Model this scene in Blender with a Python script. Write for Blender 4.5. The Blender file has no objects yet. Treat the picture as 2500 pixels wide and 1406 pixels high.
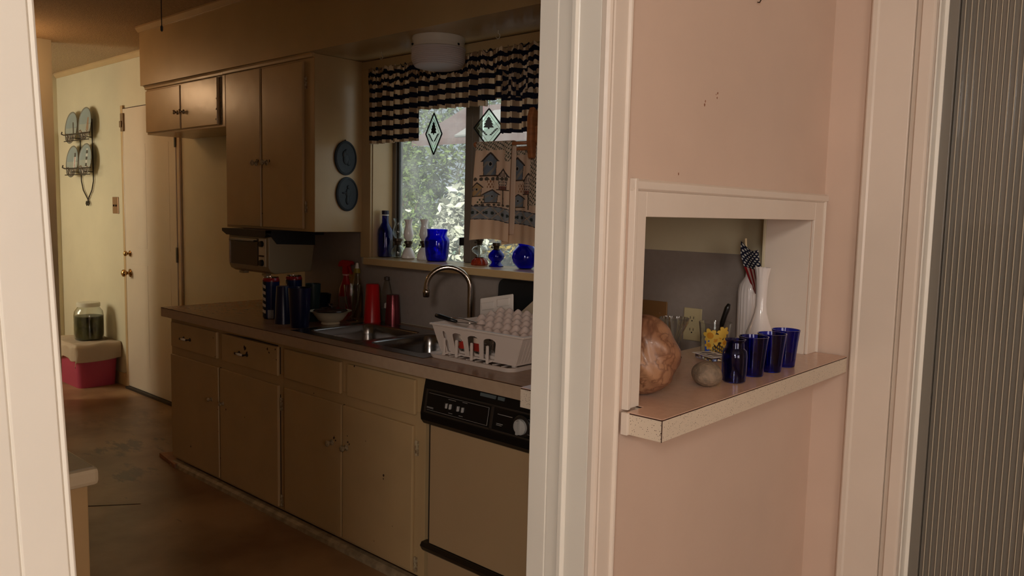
import bpy, bmesh, math, random
from mathutils import Vector, Matrix
from math import sin, cos, pi, radians

random.seed(7)
S = bpy.context.scene
COL = S.collection

# ------------------------------------------------------------------ camera
CAMZ = 1.5
F, YAW, PITCH, ROLL = 1922.9, 0.73046, 0.09661, 0.0229
cy, sy, cp, sp = cos(YAW), sin(YAW), cos(PITCH), sin(PITCH)
fw = Vector((-sy*cp, cy*cp, -sp)); rt = Vector((cy, sy, 0)); up = rt.cross(fw)
r2 = cos(ROLL)*rt + sin(ROLL)*up; u2 = -sin(ROLL)*rt + cos(ROLL)*up
cam_d = bpy.data.cameras.new('camera'); cam = bpy.data.objects.new('camera', cam_d); COL.objects.link(cam)
cam_d.sensor_width = 36; cam_d.lens = F/2500*36; cam_d.clip_start = 0.02; cam_d.clip_end = 200
mw = Matrix.Identity(4)
for i in range(3):
    mw[i][0] = r2[i]; mw[i][1] = u2[i]; mw[i][2] = -fw[i]
mw[2][3] = CAMZ
cam.matrix_world = mw
S.camera = cam

# ------------------------------------------------------------------ world, sun, room light, exposure
S.view_settings.view_transform = 'Standard'; S.view_settings.look = 'None'
S.view_settings.gamma = 1; S.view_settings.use_curve_mapping = False
S.view_settings.exposure = 0.0
w = bpy.data.worlds.new('world'); S.world = w; w.use_nodes = True
bg = w.node_tree.nodes['Background']; bg.inputs[0].default_value = (0.62, 0.72, 0.85, 1); bg.inputs[1].default_value = 0.85

def light(name, kind, loc, rot, energy, color, size=1, size_y=None, spread=None):
    d = bpy.data.lights.new(name, kind); d.energy = energy; d.color = color
    if kind == 'AREA':
        d.shape = 'RECTANGLE'; d.size = size; d.size_y = size_y or size
        if spread: d.spread = spread
    elif kind == 'SUN': d.angle = size
    else: d.shadow_soft_size = size
    o = bpy.data.objects.new(name, d); COL.objects.link(o); o.location = loc; o.rotation_euler = rot
    return o
def aim(o, tgt):
    o.rotation_euler = (Vector(tgt)-o.location).to_track_quat('-Z', 'Y').to_euler()
# sun over the garden, coming over the house roof
aim(light('sun', 'SUN', (3, -4, 9), (0, 0, 0), 9.5, (1, .96, .88), radians(1)), (-4.5, 7, 0))
# dining room: assumed ceiling lamp behind the camera, two added fill lights, no windows built
L = light('assumed_dining_lamp', 'AREA', (0.95, -1.70, 2.42), (0, 0, 0), 30, (1, .94, .88), .45, .45); aim(L, (-1.0, 1.1, 1.3))
L = light('dining_fill_light', 'AREA', (2.2, 0.1, 1.55), (0, 0, 0), 24, (1, .88, .78), 1.1, 1.2); aim(L, (-1.0, 1.2, 1.3))
L = light('dining_back_fill_light', 'AREA', (1.7, -2.85, 1.6), (0, 0, 0), 42, (1, .92, .84), 1.6, 1.4); aim(L, (-1.2, 1.8, 1.4))  # unseen light added to reach the kitchen through doorway and opening
# assumed, unseen light source in the kitchen's far nook; no window built
L = light('assumed_nook_light', 'AREA', (-7.62, 0.45, 1.65), (0, 0, 0), 26, (1, .94, .78), .7, 1.0); aim(L, (-7.0, 2.6, 1.3))
# daylight entering by the sink window
L = light('sink_window_light', 'AREA', (-2.85, 2.86, 1.78), (0, 0, 0), 2.2, (.80, .88, 1.0), 1.0, .9); aim(L, (-2.85, 1.0, 1.5))

# ------------------------------------------------------------------ materials
def s2l(c):
    return tuple(((x/255)/12.92 if x/255 <= .04045 else ((x/255+.055)/1.055)**2.4) for x in c)
MATS = {}
def mat(name, rgb, rough=.5, metal=0., bump=0., bscale=60, var=0., vscale=6, trans=0., ior=1.45, speck=None, sscale=260, sthr=.12,
        coat=0., spec=.5, rgb2=None, stretch=None, alpha=1., attr=False):
    if name in MATS: return MATS[name]
    m = bpy.data.materials.new(name); m.use_nodes = True; N = m.node_tree.nodes; Lk = m.node_tree.links
    b = N['Principled BSDF']; c = s2l(rgb)
    b.inputs['Base Color'].default_value = (*c, 1); b.inputs['Roughness'].default_value = rough
    b.inputs['Metallic'].default_value = metal; b.inputs['Transmission Weight'].default_value = trans
    b.inputs['IOR'].default_value = ior; b.inputs['Coat Weight'].default_value = coat
    b.inputs['Specular IOR Level'].default_value = spec; b.inputs['Alpha'].default_value = alpha
    tc = N.new('ShaderNodeTexCoord'); mp = N.new('ShaderNodeMapping'); Lk.new(tc.outputs['Object'], mp.inputs[0])
    if stretch: mp.inputs['Scale'].default_value = stretch
    col = None
    if attr:
        a = N.new('ShaderNodeAttribute'); a.attribute_name = 'paint'; col = a.outputs['Color']
    if var > 0 or rgb2:
        n = N.new('ShaderNodeTexNoise'); n.inputs['Scale'].default_value = vscale; n.inputs['Detail'].default_value = 5
        Lk.new(mp.outputs[0], n.inputs['Vector'])
        r = N.new('ShaderNodeValToRGB'); c2 = s2l(rgb2) if rgb2 else tuple(x*(1-var) for x in c)
        r.color_ramp.elements[0].position = .36; r.color_ramp.elements[1].position = .64
        r.color_ramp.elements[0].color = (*c2, 1); r.color_ramp.elements[1].color = (*c, 1)
        Lk.new(n.outputs['Fac'], r.inputs[0]); 
        if col is None: col = r.outputs[0]
        else:
            mx = N.new('ShaderNodeMix'); mx.data_type = 'RGBA'; mx.blend_type = 'MULTIPLY'; mx.inputs[0].default_value = 1
            Lk.new(col, mx.inputs[6]); Lk.new(r.outputs[0], mx.inputs[7]); col = mx.outputs[2]
    if speck:
        v = N.new('ShaderNodeTexVoronoi'); v.inputs['Scale'].default_value = sscale; Lk.new(tc.outputs['Object'], v.inputs['Vector'])
        wn = N.new('ShaderNodeTexNoise'); wn.inputs['Scale'].default_value = sscale*.35; Lk.new(tc.outputs['Object'], wn.inputs['Vector'])
        mth = N.new('ShaderNodeMath'); mth.operation = 'MULTIPLY'; Lk.new(wn.outputs['Fac'], mth.inputs[0]); mth.inputs[1].default_value = sthr*2
        lt = N.new('ShaderNodeMath'); lt.operation = 'LESS_THAN'; Lk.new(v.outputs['Distance'], lt.inputs[0]); Lk.new(mth.outputs[0], lt.inputs[1])
        mx = N.new('ShaderNodeMix'); mx.data_type = 'RGBA'; Lk.new(lt.outputs[0], mx.inputs[0])
        if col is None: mx.inputs[6].default_value = (*c, 1)
        else: Lk.new(col, mx.inputs[6])
        mx.inputs[7].default_value = (*s2l(speck), 1); col = mx.outputs[2]
    if col is not None: Lk.new(col, b.inputs['Base Color'])
    if bump > 0:
        n = N.new('ShaderNodeTexNoise'); n.inputs['Scale'].default_value = bscale; n.inputs['Detail'].default_value = 4
        Lk.new(mp.outputs[0], n.inputs['Vector'])
        bp = N.new('ShaderNodeBump'); bp.inputs['Strength'].default_value = bump; bp.inputs['Distance'].default_value = .01
        Lk.new(n.outputs['Fac'], bp.inputs['Height']); Lk.new(bp.outputs[0], b.inputs['Normal'])
    MATS[name] = m
    return m

pink = mat('dining_wall_paint', (216, 190, 172), .42, bump=.06, bscale=30, var=.05, vscale=3)
trimp = mat('dining_trim_paint', (226, 212, 198), .28, bump=.05, bscale=40, var=.03)
jambp = mat('white_gloss_trim', (236, 231, 220), .28, bump=.05, bscale=30, var=.03)
cream = mat('kitchen_wall_paint', (214, 202, 170), .35, bump=.08, bscale=20, var=.06, vscale=3)
cabp = mat('cabinet_cream_paint', (194, 163, 118), .26, bump=.10, bscale=18, var=.07, vscale=5)
ceilp = mat('popcorn_ceiling', (190, 160, 120), .9, bump=.9, bscale=140, var=.2, vscale=60)
splash = mat('taupe_backsplash', (150, 138, 130), .33, var=.06, vscale=40, speck=(130, 112, 104), sscale=140, sthr=.10)
lam = mat('pink_tan_laminate', (214, 176, 154), .22, var=.06, vscale=60, speck=(160, 125, 105), sscale=170, sthr=.10)
lamk = mat('worn_tan_laminate', (152, 116, 88), .26, var=.12, vscale=40)
edgew = mat('speckled_white_edge', (214, 198, 178), .4, speck=(60, 50, 42), sscale=210, sthr=.17)
seamm = mat('brown_laminate_core', (58, 30, 20), .6)
chip_shade_m = mat('bare_wood_and_gap_shade', (52, 28, 16), .8)  # bare wood of the chips, also the painted shade in gaps
steel = mat('stainless_steel', (150, 145, 142), .22, 1, bump=.02, bscale=200)
chrome = mat('chrome', (190, 180, 170), .12, 1)
brass = mat('aged_brass', (190, 150, 95), .25, 1)
bronze = mat('dark_bronze', (60, 48, 36), .4, .8)
blackp = mat('black_plastic', (16, 14, 13), .35)
darkpl = mat('dark_plastic', (34, 30, 28), .45)
greyl = mat('grey_print', (165, 160, 155), .5)
almond = mat('almond_panel', (182, 152, 114), .30, var=.03)
cobalt = mat('cobalt_glass', (18, 22, 190), .04, trans=1, ior=1.45)
cobaltd = mat('deep_cobalt_glass', (28, 42, 175), .05, trans=1, ior=1.45)
clearg = mat('clear_glass', (235, 238, 236), .03, trans=1, ior=1.45)
milk = mat('milk_glass', (228, 220, 216), .12, coat=.5)
white = mat('white_ceramic', (228, 222, 210), .2)
whitep = mat('white_plastic', (225, 208, 196), .38)
foam = mat('foam', (226, 214, 204), .75, bump=.1, bscale=300)
alu = mat('dull_aluminium', (128, 116, 104), .5, .3)
wood = mat('orange_wood', (150, 92, 54), .4, var=.25, vscale=12, stretch=(1, 1, 8))
floorm = mat('vinyl_floor', (164, 130, 94), .34, bump=.05, bscale=30, rgb2=(122, 88, 58), vscale=2.4)
painted = mat('painted_surface', (255, 255, 255), .55, attr=True)
paintedg = mat('glossy_painted_surface', (255, 255, 255), .25, attr=True)
cloth = mat('painted_cloth', (255, 255, 255), .9, attr=True, bump=.2, bscale=500)

_N = cloth.node_tree.nodes; _L = cloth.node_tree.links; _t = _N.new('ShaderNodeBsdfTranslucent'); _m = _N.new('ShaderNodeMixShader'); _m.inputs[0].default_value = .5
_L.new(_N['Principled BSDF'].inputs['Base Color'].links[0].from_socket, _t.inputs[0]); _L.new(_N['Principled BSDF'].outputs[0], _m.inputs[1]); _L.new(_t.outputs[0], _m.inputs[2]); _L.new(_m.outputs[0], _N['Material Output'].inputs[0])

# ------------------------------------------------------------------ builders
def NB(): return bmesh.new()
def box(bm, x0, x1, y0, y1, z0, z1):
    vs = [bm.verts.new((x, y, z)) for x in (x0, x1) for y in (y0, y1) for z in (z0, z1)]
    for q in ((0,1,3,2),(4,6,7,5),(0,4,5,1),(2,3,7,6),(0,2,6,4),(1,5,7,3)): bm.faces.new([vs[i] for i in q])
    return vs
def prism(bm, pts, axis, a, b):
    """pts = 2D polygon, extruded along axis from a to b. axis X:(y,z) Y:(x,z) Z:(x,y)"""
    def v(p, t): return {'X': (t, p[0], p[1]), 'Y': (p[0], t, p[1]), 'Z': (p[0], p[1], t)}[axis]
    A = [bm.verts.new(v(p, a)) for p in pts]; B = [bm.verts.new(v(p, b)) for p in pts]
    n = len(pts)
    bm.faces.new(A); bm.faces.new(B[::-1])
    for i in range(n): bm.faces.new((A[i], B[i], B[(i+1) % n], A[(i+1) % n]))
def lathe(bm, prof, c=(0, 0, 0), seg=32, axis='Z', rad=None, closed=False, squash=1.):
    rings = []
    for r, z in prof:
        ring = []
        for k in range(seg):
            a = 2*pi*k/seg; rr = r*(rad(a, z) if rad else 1)
            p = Vector((rr*cos(a), rr*sin(a)*squash, z))
            if axis == '-Y': p = Vector((p.x, -p.z, p.y))
            if axis == 'X': p = Vector((p.z, p.x, p.y))
            ring.append(bm.verts.new(p+Vector(c)))
        rings.append(ring)
    for i in range(len(rings)-1):
        for k in range(seg):
            bm.faces.new((rings[i][k], rings[i][(k+1) % seg], rings[i+1][(k+1) % seg], rings[i+1][k]))
    if closed:
        for k in range(seg):
            bm.faces.new((rings[-1][k], rings[-1][(k+1) % seg], rings[0][(k+1) % seg], rings[0][k]))
    else:
        bm.faces.new(rings[0][::-1]); bm.faces.new(rings[-1])
def tube(bm, path, r, seg=10):
    pts = [Vector(p) for p in path]; rings = []; n0 = None
    for i, p in enumerate(pts):
        t = (pts[min(i+1, len(pts)-1)]-pts[max(i-1, 0)]).normalized()
        if n0 is None:
            n0 = t.orthogonal().normalized()
        n0 = (n0-t*n0.dot(t)).normalized(); b = t.cross(n0)
        rr = r[i] if isinstance(r, (list, tuple)) else r
        rings.append([bm.verts.new(p+rr*(cos(2*pi*k/seg)*n0+sin(2*pi*k/seg)*b)) for k in range(seg)])
    for i in range(len(rings)-1):
        for k in range(seg):
            bm.faces.new((rings[i][k], rings[i][(k+1) % seg], rings[i+1][(k+1) % seg], rings[i+1][k]))
    bm.faces.new(rings[0][::-1]); bm.faces.new(rings[-1])
def wloc(o):
    v = Vector((0, 0, 0))
    while o is not None: v += o.location; o = o.parent
    return v
def obj(name, bm, m, parent=None, smooth=False, bevel=0, local=False, label=None, kind=None, sub=0, solid=0, origin=None):
    if parent is not None and not local:
        bmesh.ops.translate(bm, vec=-wloc(parent), verts=bm.verts)
    if parent is None and origin is not None:
        bmesh.ops.translate(bm, vec=-Vector(origin), verts=bm.verts)
    bmesh.ops.recalc_face_normals(bm, faces=bm.faces)
    me = bpy.data.meshes.new(name); bm.to_mesh(me); bm.free()
    for q in (m if isinstance(m, (list, tuple)) else [m]): me.materials.append(q)
    o = bpy.data.objects.new(name, me); COL.objects.link(o)
    if parent is not None: o.parent = parent
    elif origin is not None: o.location = origin
    if smooth: me.shade_smooth() if smooth is True else me.shade_smooth(); 
    if smooth == 'auto':
        md = o.modifiers.new('split', 'EDGE_SPLIT'); md.split_angle = radians(40)
    if bevel:
        md = o.modifiers.new('bevel', 'BEVEL'); md.width = bevel; md.segments = 2; md.limit_method = 'ANGLE'; md.angle_limit = radians(40)
    if solid:
        md = o.modifiers.new('solid', 'SOLIDIFY'); md.thickness = solid; md.offset = 0
    if sub:
        md = o.modifiers.new('sub', 'SUBSURF'); md.levels = sub; md.render_levels = sub
    if label: o['label'] = label
    if kind: o['kind'] = kind
    return o
def thing(name, label, cat, loc=(0, 0, 0), group=None, rz=0):
    o = bpy.data.objects.new(name, None); COL.objects.link(o); o.location = loc; o.rotation_euler = (0, 0, rz)
    o.empty_display_size = .05; o['label'] = label; o['category'] = cat
    if group: o['group'] = group
    return o
def tag(o, label, cat, group=None):
    o['label'] = label; o['category'] = cat
    if group: o['group'] = group
    return o
def struct(name, bm, m, parent=None, **k):
    o = obj(name, bm, m, parent, **k)
    if parent is None: o['kind'] = 'structure'
    return o
def dup(root, loc, label, rz=None):
    r = root.copy(); COL.objects.link(r); r.location = loc; r['label'] = label
    if rz is not None: r.rotation_euler = (0, 0, rz)
    for ch in list(root.children):
        c = ch.copy(); COL.objects.link(c); c.parent = r
        for g in ch.children:
            d = g.copy(); COL.objects.link(d); d.parent = c
    return r
def grid(name, nu, nv, pos, colf, m, parent=None, smooth=True, solid=0, local=False, wrap=False, skip=None):
    """a sheet with a printed pattern stored per face"""
    bm = NB(); V = [[bm.verts.new(pos(i/nu, j/nv)) for i in range(nu if wrap else nu+1)] for j in range(nv+1)]
    lay = bm.loops.layers.float_color.new('paint')
    for j in range(nv):
        for i in range(nu):
            u, v = (i+.5)/nu, (j+.5)/nv
            if skip and skip(u, v): continue
            i2 = (i+1) % nu if wrap else i+1
            f = bm.faces.new((V[j][i], V[j][i2], V[j+1][i2], V[j+1][i]))
            c = s2l(colf(u, v))
            for l in f.loops: l[lay] = (*c, 1)
    if parent is not None and not local: bmesh.ops.translate(bm, vec=-wloc(parent), verts=bm.verts)
    me = bpy.data.meshes.new(name); bm.to_mesh(me); bm.free(); me.materials.append(m)
    o = bpy.data.objects.new(name, me); COL.objects.link(o)
    if parent is not None: o.parent = parent
    if smooth: me.shade_smooth()
    if solid:
        md = o.modifiers.new('solid', 'SOLIDIFY'); md.thickness = solid; md.offset = 0
    return o
def inpoly(x, y, P):
    c = False; n = len(P)
    for i in range(n):
        x1, y1 = P[i]; x2, y2 = P[i-1]
        if (y1 > y) != (y2 > y) and x < (x2-x1)*(y-y1)/(y2-y1)+x1: c = not c
    return c
def glassprof(outer, t):
    """closed shell profile for an open vessel: outer list bottom->top"""
    inner = [(max(r-t, .0005), z) for r, z in outer[::-1]]
    inner[-1] = (inner[-1][0], outer[0][1]+t*1.6)
    return [(.0005, outer[0][1])]+outer+inner+[(.0005, outer[0][1]+t*1.6)]

YW = 2.65      # face of the window wall
ZC = 2.65      # ceiling
XP, XPK = -.99, -1.14   # pass-through wall faces
ZS = 1.055     # pass-through shelf top
# ------------------------------------------------------------------ the shell
bm = NB(); box(bm, -8.2, 3.2, -3.2, 2.85, -.1, 0); struct('floor', bm, floorm)
bm = NB(); box(bm, -8.2, XPK, -3.2, 2.85, ZC, ZC+.1); struct('ceiling', bm, ceilp)
bm = NB(); box(bm, XPK, 3.2, -3.2, 2.85, ZC, ZC+.1); struct('ceiling', bm, cream)
bm = NB(); box(bm, -8.15, -8.0, -3.2, 2.85, 0, ZC); struct('wall_far_end', bm, cream)
bm = NB(); box(bm, -8.0, XPK, -.15, 0, 0, ZC); struct('wall_kitchen_back', bm, cream)
WX0, WX1, WZ0, WZ1, WY = -3.385, -2.085, 1.205, 2.225, 2.80
bm = NB()
box(bm, -8.0, WX0, YW, YW+.2, 0, ZC); box(bm, WX1, XPK, YW, YW+.2, 0, ZC)
box(bm, WX0, WX1, YW, YW+.2, 0, WZ0); box(bm, WX0, WX1, YW, YW+.2, WZ1, ZC)
struct('wall_window_side', bm, cream)
bm = NB(); box(bm, XPK, -.684, YW, YW+.2, 0, ZC); box(bm, .35, 3.2, YW, YW+.2, 0, ZC); box(bm, -.684, .35, YW, YW+.2, 2.3, ZC)
struct('wall_dining_right', bm, pink)
bm = NB(); box(bm, 3.0, 3.15, -3.2, YW, 0, ZC); struct('wall_dining_far', bm, pink)
bm = NB(); box(bm, XPK, 3.0, -3.15, -3.0, 0, ZC); struct('wall_dining_back', bm, pink)
bm = NB(); box(bm, -6.46, -6.36, 0, 2.08, 0, ZC); struct('wall_light_blocker', bm, cream)  # unseen partition added to keep the nook light off the wall beyond
bm = NB(); box(bm, -.75, .45, YW+.21, YW+.26, 0, ZC); struct('wall_leak_blocker', bm, pink)  # unseen panel added to stop outside light leaking past the door post
# partition with doorway and pass-through
OY0, OY1, OZ1 = 1.548, 2.553, 1.495
bm = NB()
box(bm, XPK, XP, -3.0, .27, 0, ZC); box(bm, XPK, XP, .27, 1.367, 2.20, ZC)
box(bm, XPK, XP, 1.37, OY0, 0, ZC); box(bm, XPK, XP, OY1, YW, 0, ZC)
box(bm, XPK, XP, OY0, OY1, 0, ZS-.055); box(bm, XPK, XP, OY0, OY1, OZ1, ZC)
struct('wall_passthrough', bm, pink)

# right jamb of the doorway with its casings
bm = NB()
prism(bm, [(-1.155, 1.3695), (-1.155, 1.362), (-1.104, 1.362), (-1.102, 1.366), (-1.100, 1.3625), (-1.066, 1.3625), (-1.062, 1.356), (-1.052, 1.356),
           (-1.048, 1.3625), (-1.046, 1.364), (XP, 1.364), (XP, 1.3695)], 'Z', 0, 2.20)
struct('trim_1', bm, jambp, bevel=.001)
bm = NB()
prism(bm, [(XP+.0005, 1.364), (XP+.012, 1.364), (XP+.019, 1.368), (XP+.021, 1.374), (XP+.019, 1.380), (XP+.0125, 1.384), (XP+.0125, 1.389), (XP+.015, 1.393),
           (XP+.015, 1.440), (XP+.021, 1.443), (XP+.022, 1.448), (XP+.019, 1.453), (XP+.011, 1.456), (XP+.009, 1.468), (XP+.0005, 1.470)], 'Z', 0, 2.26)
struct('trim_2', bm, trimp, bevel=.0008)
# left jamb casing, slightly out of plumb
def lean(z): return .332-.0375*(z-1.053)
bm = NB()
def leanprism(pts, z0, z1):
    A = [bm.verts.new((x, y+lean(z0), z0)) for x, y in pts]; B = [bm.verts.new((x, y+lean(z1), z1)) for x, y in pts]
    n = len(pts); bm.faces.new(A[::-1]); bm.faces.new(B)
    for i in range(n): bm.faces.new((A[i], A[(i+1) % n], B[(i+1) % n], B[i]))
leanprism([(XP-.16, -.03), (XP-.16, -.003), (XP+.012, -.003), (XP+.014, -.006), (XP+.010, -.010), (XP+.0135, -.0115), (XP+.0135, -.057), (XP+.010, -.0585),
           (XP+.0125, -.061), (XP+.0125, -.15), (XP+.0005, -.15), (XP+.0005, -.03)], 0, 2.20)
struct('trim_3', bm, jambp, bevel=.0008)
bm = NB(); box(bm, XP+.0005, XP+.012, .15, 1.363, 2.20, 2.26); struct('trim_4', bm, trimp, bevel=.002)

# casing round the pass-through
bm = NB()
box(bm, XP+.0005, XP+.010, 1.507, OY0, ZS, 1.553); box(bm, XP+.0005, XP+.010, OY1, 2.624, ZS, 1.553); box(bm, XP+.0005, XP+.010, OY0, OY1, OZ1, 1.553)
struct('trim_5', bm, trimp, bevel=.0015)
bm = NB()
for a in ((1.489, 1.507, ZS, 1.580), (2.624, 2.637, ZS, 1.556)): prism(bm, [(XP+.0005, a[0]), (XP+.016, a[0]+.003), (XP+.016, a[1]-.005), (XP+.010, a[1]), (XP+.0005, a[1])], 'Z', a[2], a[3])
prism(bm, [(XP+.0005, 1.553), (XP+.010, 1.553), (XP+.015, 1.558), (XP+.015, 1.574), (XP+.006, 1.580), (XP+.0005, 1.580)], 'Y', 1.489, 2.649) if False else None
A = [(XP+.0005, 1.553), (XP+.010, 1.553), (XP+.015, 1.558), (XP+.015, 1.574), (XP+.006, 1.580), (XP+.0005, 1.580)]
prism(bm, A, 'Y', 1.489, 2.649)
struct('trim_6', bm, trimp, bevel=.001)
# reveal lining and the kitchen side corner strip
bm = NB(); box(bm, XPK, XP-.001, OY1-.004, OY1-.0005, ZS, OZ1); struct('trim_7', bm, trimp)
bm = NB(); box(bm, XPK-.012, XPK-.0005, OY1-.004, YW-.0005, ZS, 2.2); box(bm, XPK-.06, XPK-.0125, YW-.013, YW-.0045, ZS, 2.26); struct('trim_8', bm, cream, bevel=.002)

# dining room right-hand doorway: casing, jamb
bm = NB(); prism(bm, [(-.872, YW-.0005), (-.872, YW-.018), (-.866, YW-.024), (-.852, YW-.024), (-.846, YW-.020), (-.742, YW-.020), (-.742, YW-.0005)], 'Z', 0, 2.36)
prism(bm, [(-.741, YW-.0005), (-.741, YW-.008), (-.726, YW-.012), (-.722, YW-.026), (-.690, YW-.026), (-.684, YW-.020), (-.684, YW-.0005)], 'Z', 0, 2.33)
struct('trim_9', bm, trimp, bevel=.0015)
bm = NB(); prism(bm, [(-.6835, YW), (-.678, YW), (-.678, YW+.045), (-.668, YW+.050), (-.668, YW+.062), (-.678, YW+.064), (-.678, YW+.19), (-.6835, YW+.19)], 'Z', 0, 2.3)
struct('trim_10', bm, jambp, bevel=.001)
acc = mat('grey_vinyl', (122, 117, 108), .26, coat=.4, bump=.04, bscale=400)
dr = bpy.data.objects.new('door_2', None); COL.objects.link(dr); dr.location = (-.66, YW+.07, 0); dr['kind'] = 'structure'
bm = NB(); box(bm, -.672, -.640, YW+.052, YW+.085, .01, 2.28); obj('lead_post', bm, acc, dr, bevel=.002)
bm = NB(); X = -.638; P = []; k = 0
while X < .33:
    p = .0150+.0006*(k % 5); y = YW+.066+.010*sin(k*.55)
    P += [(X, y), (X+p*.70, y-.0015), (X+p*.74, y-.0055), (X+p*.90, y-.0060), (X+p*.95, y-.001)]
    X += p; k += 1
A = [bm.verts.new((x, y, .012)) for x, y in P]; B = [bm.verts.new((x, y, 2.27)) for x, y in P]
for i in range(len(P)-1): bm.faces.new((A[i], A[i+1], B[i+1], B[i]))
obj('pleated_panel', bm, acc, dr, solid=.0012)
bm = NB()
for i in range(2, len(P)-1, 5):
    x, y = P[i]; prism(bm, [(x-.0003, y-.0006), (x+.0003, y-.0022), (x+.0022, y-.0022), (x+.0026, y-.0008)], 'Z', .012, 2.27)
obj('pleat_beads', bm, mat('bead_highlight_vinyl', (190, 180, 160), .3), dr)  # paler colour paints the ridge highlights onto the beads
bm = NB(); box(bm, -.68, .35, YW+.04, YW+.10, 2.28, 2.30); obj('track', bm, alu, dr)

# crown mouldings, baseboards, end wall trim
bm = NB(); prism(bm, [(YW-.0005, ZC-.0005), (YW-.0005, ZC-.040), (YW-.008, ZC-.040), (YW-.030, ZC-.012), (YW-.030, ZC-.0005)], 'X', -7.99, -5.42); struct('trim_11', bm, cabp)
bm = NB(); box(bm, -7.998, -7.985, 2.50, 2.60, 0, 2.1); struct('trim_12', bm, cabp, bevel=.003)
bm = NB(); box(bm, -6.62, -6.535, YW-.014, YW-.0005, 0, .11); box(bm, -7.99, -6.62, YW-.013, YW-.0005, 0, .10); struct('baseboard_window_side', bm, cabp, bevel=.003)
bm = NB(); box(bm, -8.0, -7.988, .05, 2.49, 0, .10); struct('baseboard_far_end', bm, cabp, bevel=.003)

# backsplash panel on the window wall
bm = NB(); box(bm, -4.02, WX0-.09, YW-.004, YW-.0005, .912, 1.368)
box(bm, WX0-.09, WX1+.02, YW-.004, YW-.0005, .912, 1.20); box(bm, WX1+.02, XPK-.013, YW-.004, YW-.0005, .912, 1.366)
struct('trim_13', bm, splash)

# soffit over the wall cabinets
bm = NB(); box(bm, -5.41, XPK-.001, 2.30, YW-.0005, 2.272, ZC-.0005); struct('wall_soffit', bm, mat('soffit_paint', (196, 168, 122), .32, bump=.10, bscale=14, var=.08, vscale=4))
bm = NB(); prism(bm, [(2.2995, ZC-.0005), (2.2995, ZC-.034), (2.292, ZC-.034), (2.272, ZC-.010), (2.272, ZC-.0005)], 'X', -5.41, XPK-.001); struct('trim_14', bm, cabp)

# plain door in the window wall, left of the cabinets
d1 = bpy.data.objects.new('door_1', None); COL.objects.link(d1); d1.location = (-6.07, YW, 0); d1['kind'] = 'structure'
DX0, DX1, DZ = -6.52, -5.625, 2.235
bm = NB(); box(bm, DX0, DX1, YW-.022, YW-.0015, .02, DZ); doorp = mat('door_paint', (216, 198, 172), .32, bump=.06, bscale=20, var=.05, vscale=3); leaf = obj('door_leaf', bm, doorp, d1, bevel=.002)
for (a, b, c, d) in ((-6.42, -6.12, 1.15, 1.95), (-6.03, -5.73, 1.15, 1.95), (-6.42, -6.12, .22, 1.02), (-6.03, -5.73, .22, 1.02)):
    bm = NB(); prism(bm, [(a, c), (b, c), (b, d), (a, d)], 'Y', YW-.0232, YW-.0215); obj('raised_panel', bm, doorp, leaf, bevel=.0011)
bm = NB(); box(bm, DX0-.012, DX0-.002, YW-.012, YW-.001, 0, DZ+.01); box(bm, DX0, DX1, YW-.010, YW-.001, DZ+.002, DZ+.008)
obj('door_gap', bm, chip_shade_m, d1)
bm = NB(); box(bm, DX0-.055, DX0-.014, YW-.018, YW-.001, 0, DZ+.03); box(bm, DX1+.006, DX1+.05, YW-.018, YW-.001, 0, DZ+.03); obj('door_frame', bm, cabp, d1, bevel=.003)
bm = NB(); box(bm, DX0, DX1, YW-.05, YW-.001, .0005, .018); obj('threshold', bm, mat('worn_threshold', (60, 50, 40), .5, .3, var=.3), d1)
for z in (1.96, 1.13, .25):
    bm = NB(); box(bm, DX1-.014, DX1+.010, YW-.026, YW-.0185, z-.055, z+.055); obj('hinge', bm, bronze, d1, bevel=.002)
def knob_prof(s): return [(.026*s, 0), (.026*s, .004*s), (.010*s, .008*s), (.009*s, .022*s), (.018*s, .028*s), (.024*s, .038*s), (.022*s, .048*s), (.012*s, .054*s), (.001, .055*s)]
for z, s in ((1.10, .9), (.945, 1.25)):
    bm = NB(); lathe(bm, knob_prof(s), (-6.44, YW-.022, z), 20, '-Y'); obj('door_knob', bm, brass, d1, smooth=True)
bm = NB(); box(bm, DX0-.015, DX0+.035, YW-.036, YW-.023, 2.06, 2.20); box(bm, DX0-.012, DX0+.02, YW-.046, YW-.036, 2.09, 2.14); obj('bolt', bm, mat('light_bronze', (130, 104, 74), .4, .5), d1, bevel=.003)

# ------------------------------------------------------------------ window
win = bpy.data.objects.new('window_1', None); COL.objects.link(win); win.location = (-2.75, WY, WZ0); win['kind'] = 'structure'
dirty = bpy.data.materials.new('dusty_window_glass'); dirty.use_nodes = True
N = dirty.node_tree.nodes; Lk = dirty.node_tree.links; N.remove(N['Principled BSDF'])
tr = N.new('ShaderNodeBsdfTransparent'); tr.inputs[0].default_value = (.86, .88, .84, 1)
gl = N.new('ShaderNodeBsdfGlossy'); gl.inputs['Roughness'].default_value = .05
tl = N.new('ShaderNodeBsdfTranslucent'); tl.inputs[0].default_value = (.75, .72, .66, 1)
m1 = N.new('ShaderNodeMixShader'); m1.inputs[0].default_value = .06; Lk.new(tr.outputs[0], m1.inputs[1]); Lk.new(gl.outputs[0], m1.inputs[2])
no = N.new('ShaderNodeTexNoise'); no.inputs['Scale'].default_value = 9; no.inputs['Detail'].default_value = 6
rm = N.new('ShaderNodeMapRange'); rm.inputs['From Min'].default_value = .35; rm.inputs['From Max'].default_value = .7; rm.inputs['To Min'].default_value = .10; rm.inputs['To Max'].default_value = .24
tcn = N.new('ShaderNodeTexCoord'); Lk.new(tcn.outputs['Object'], no.inputs['Vector'])
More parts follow.
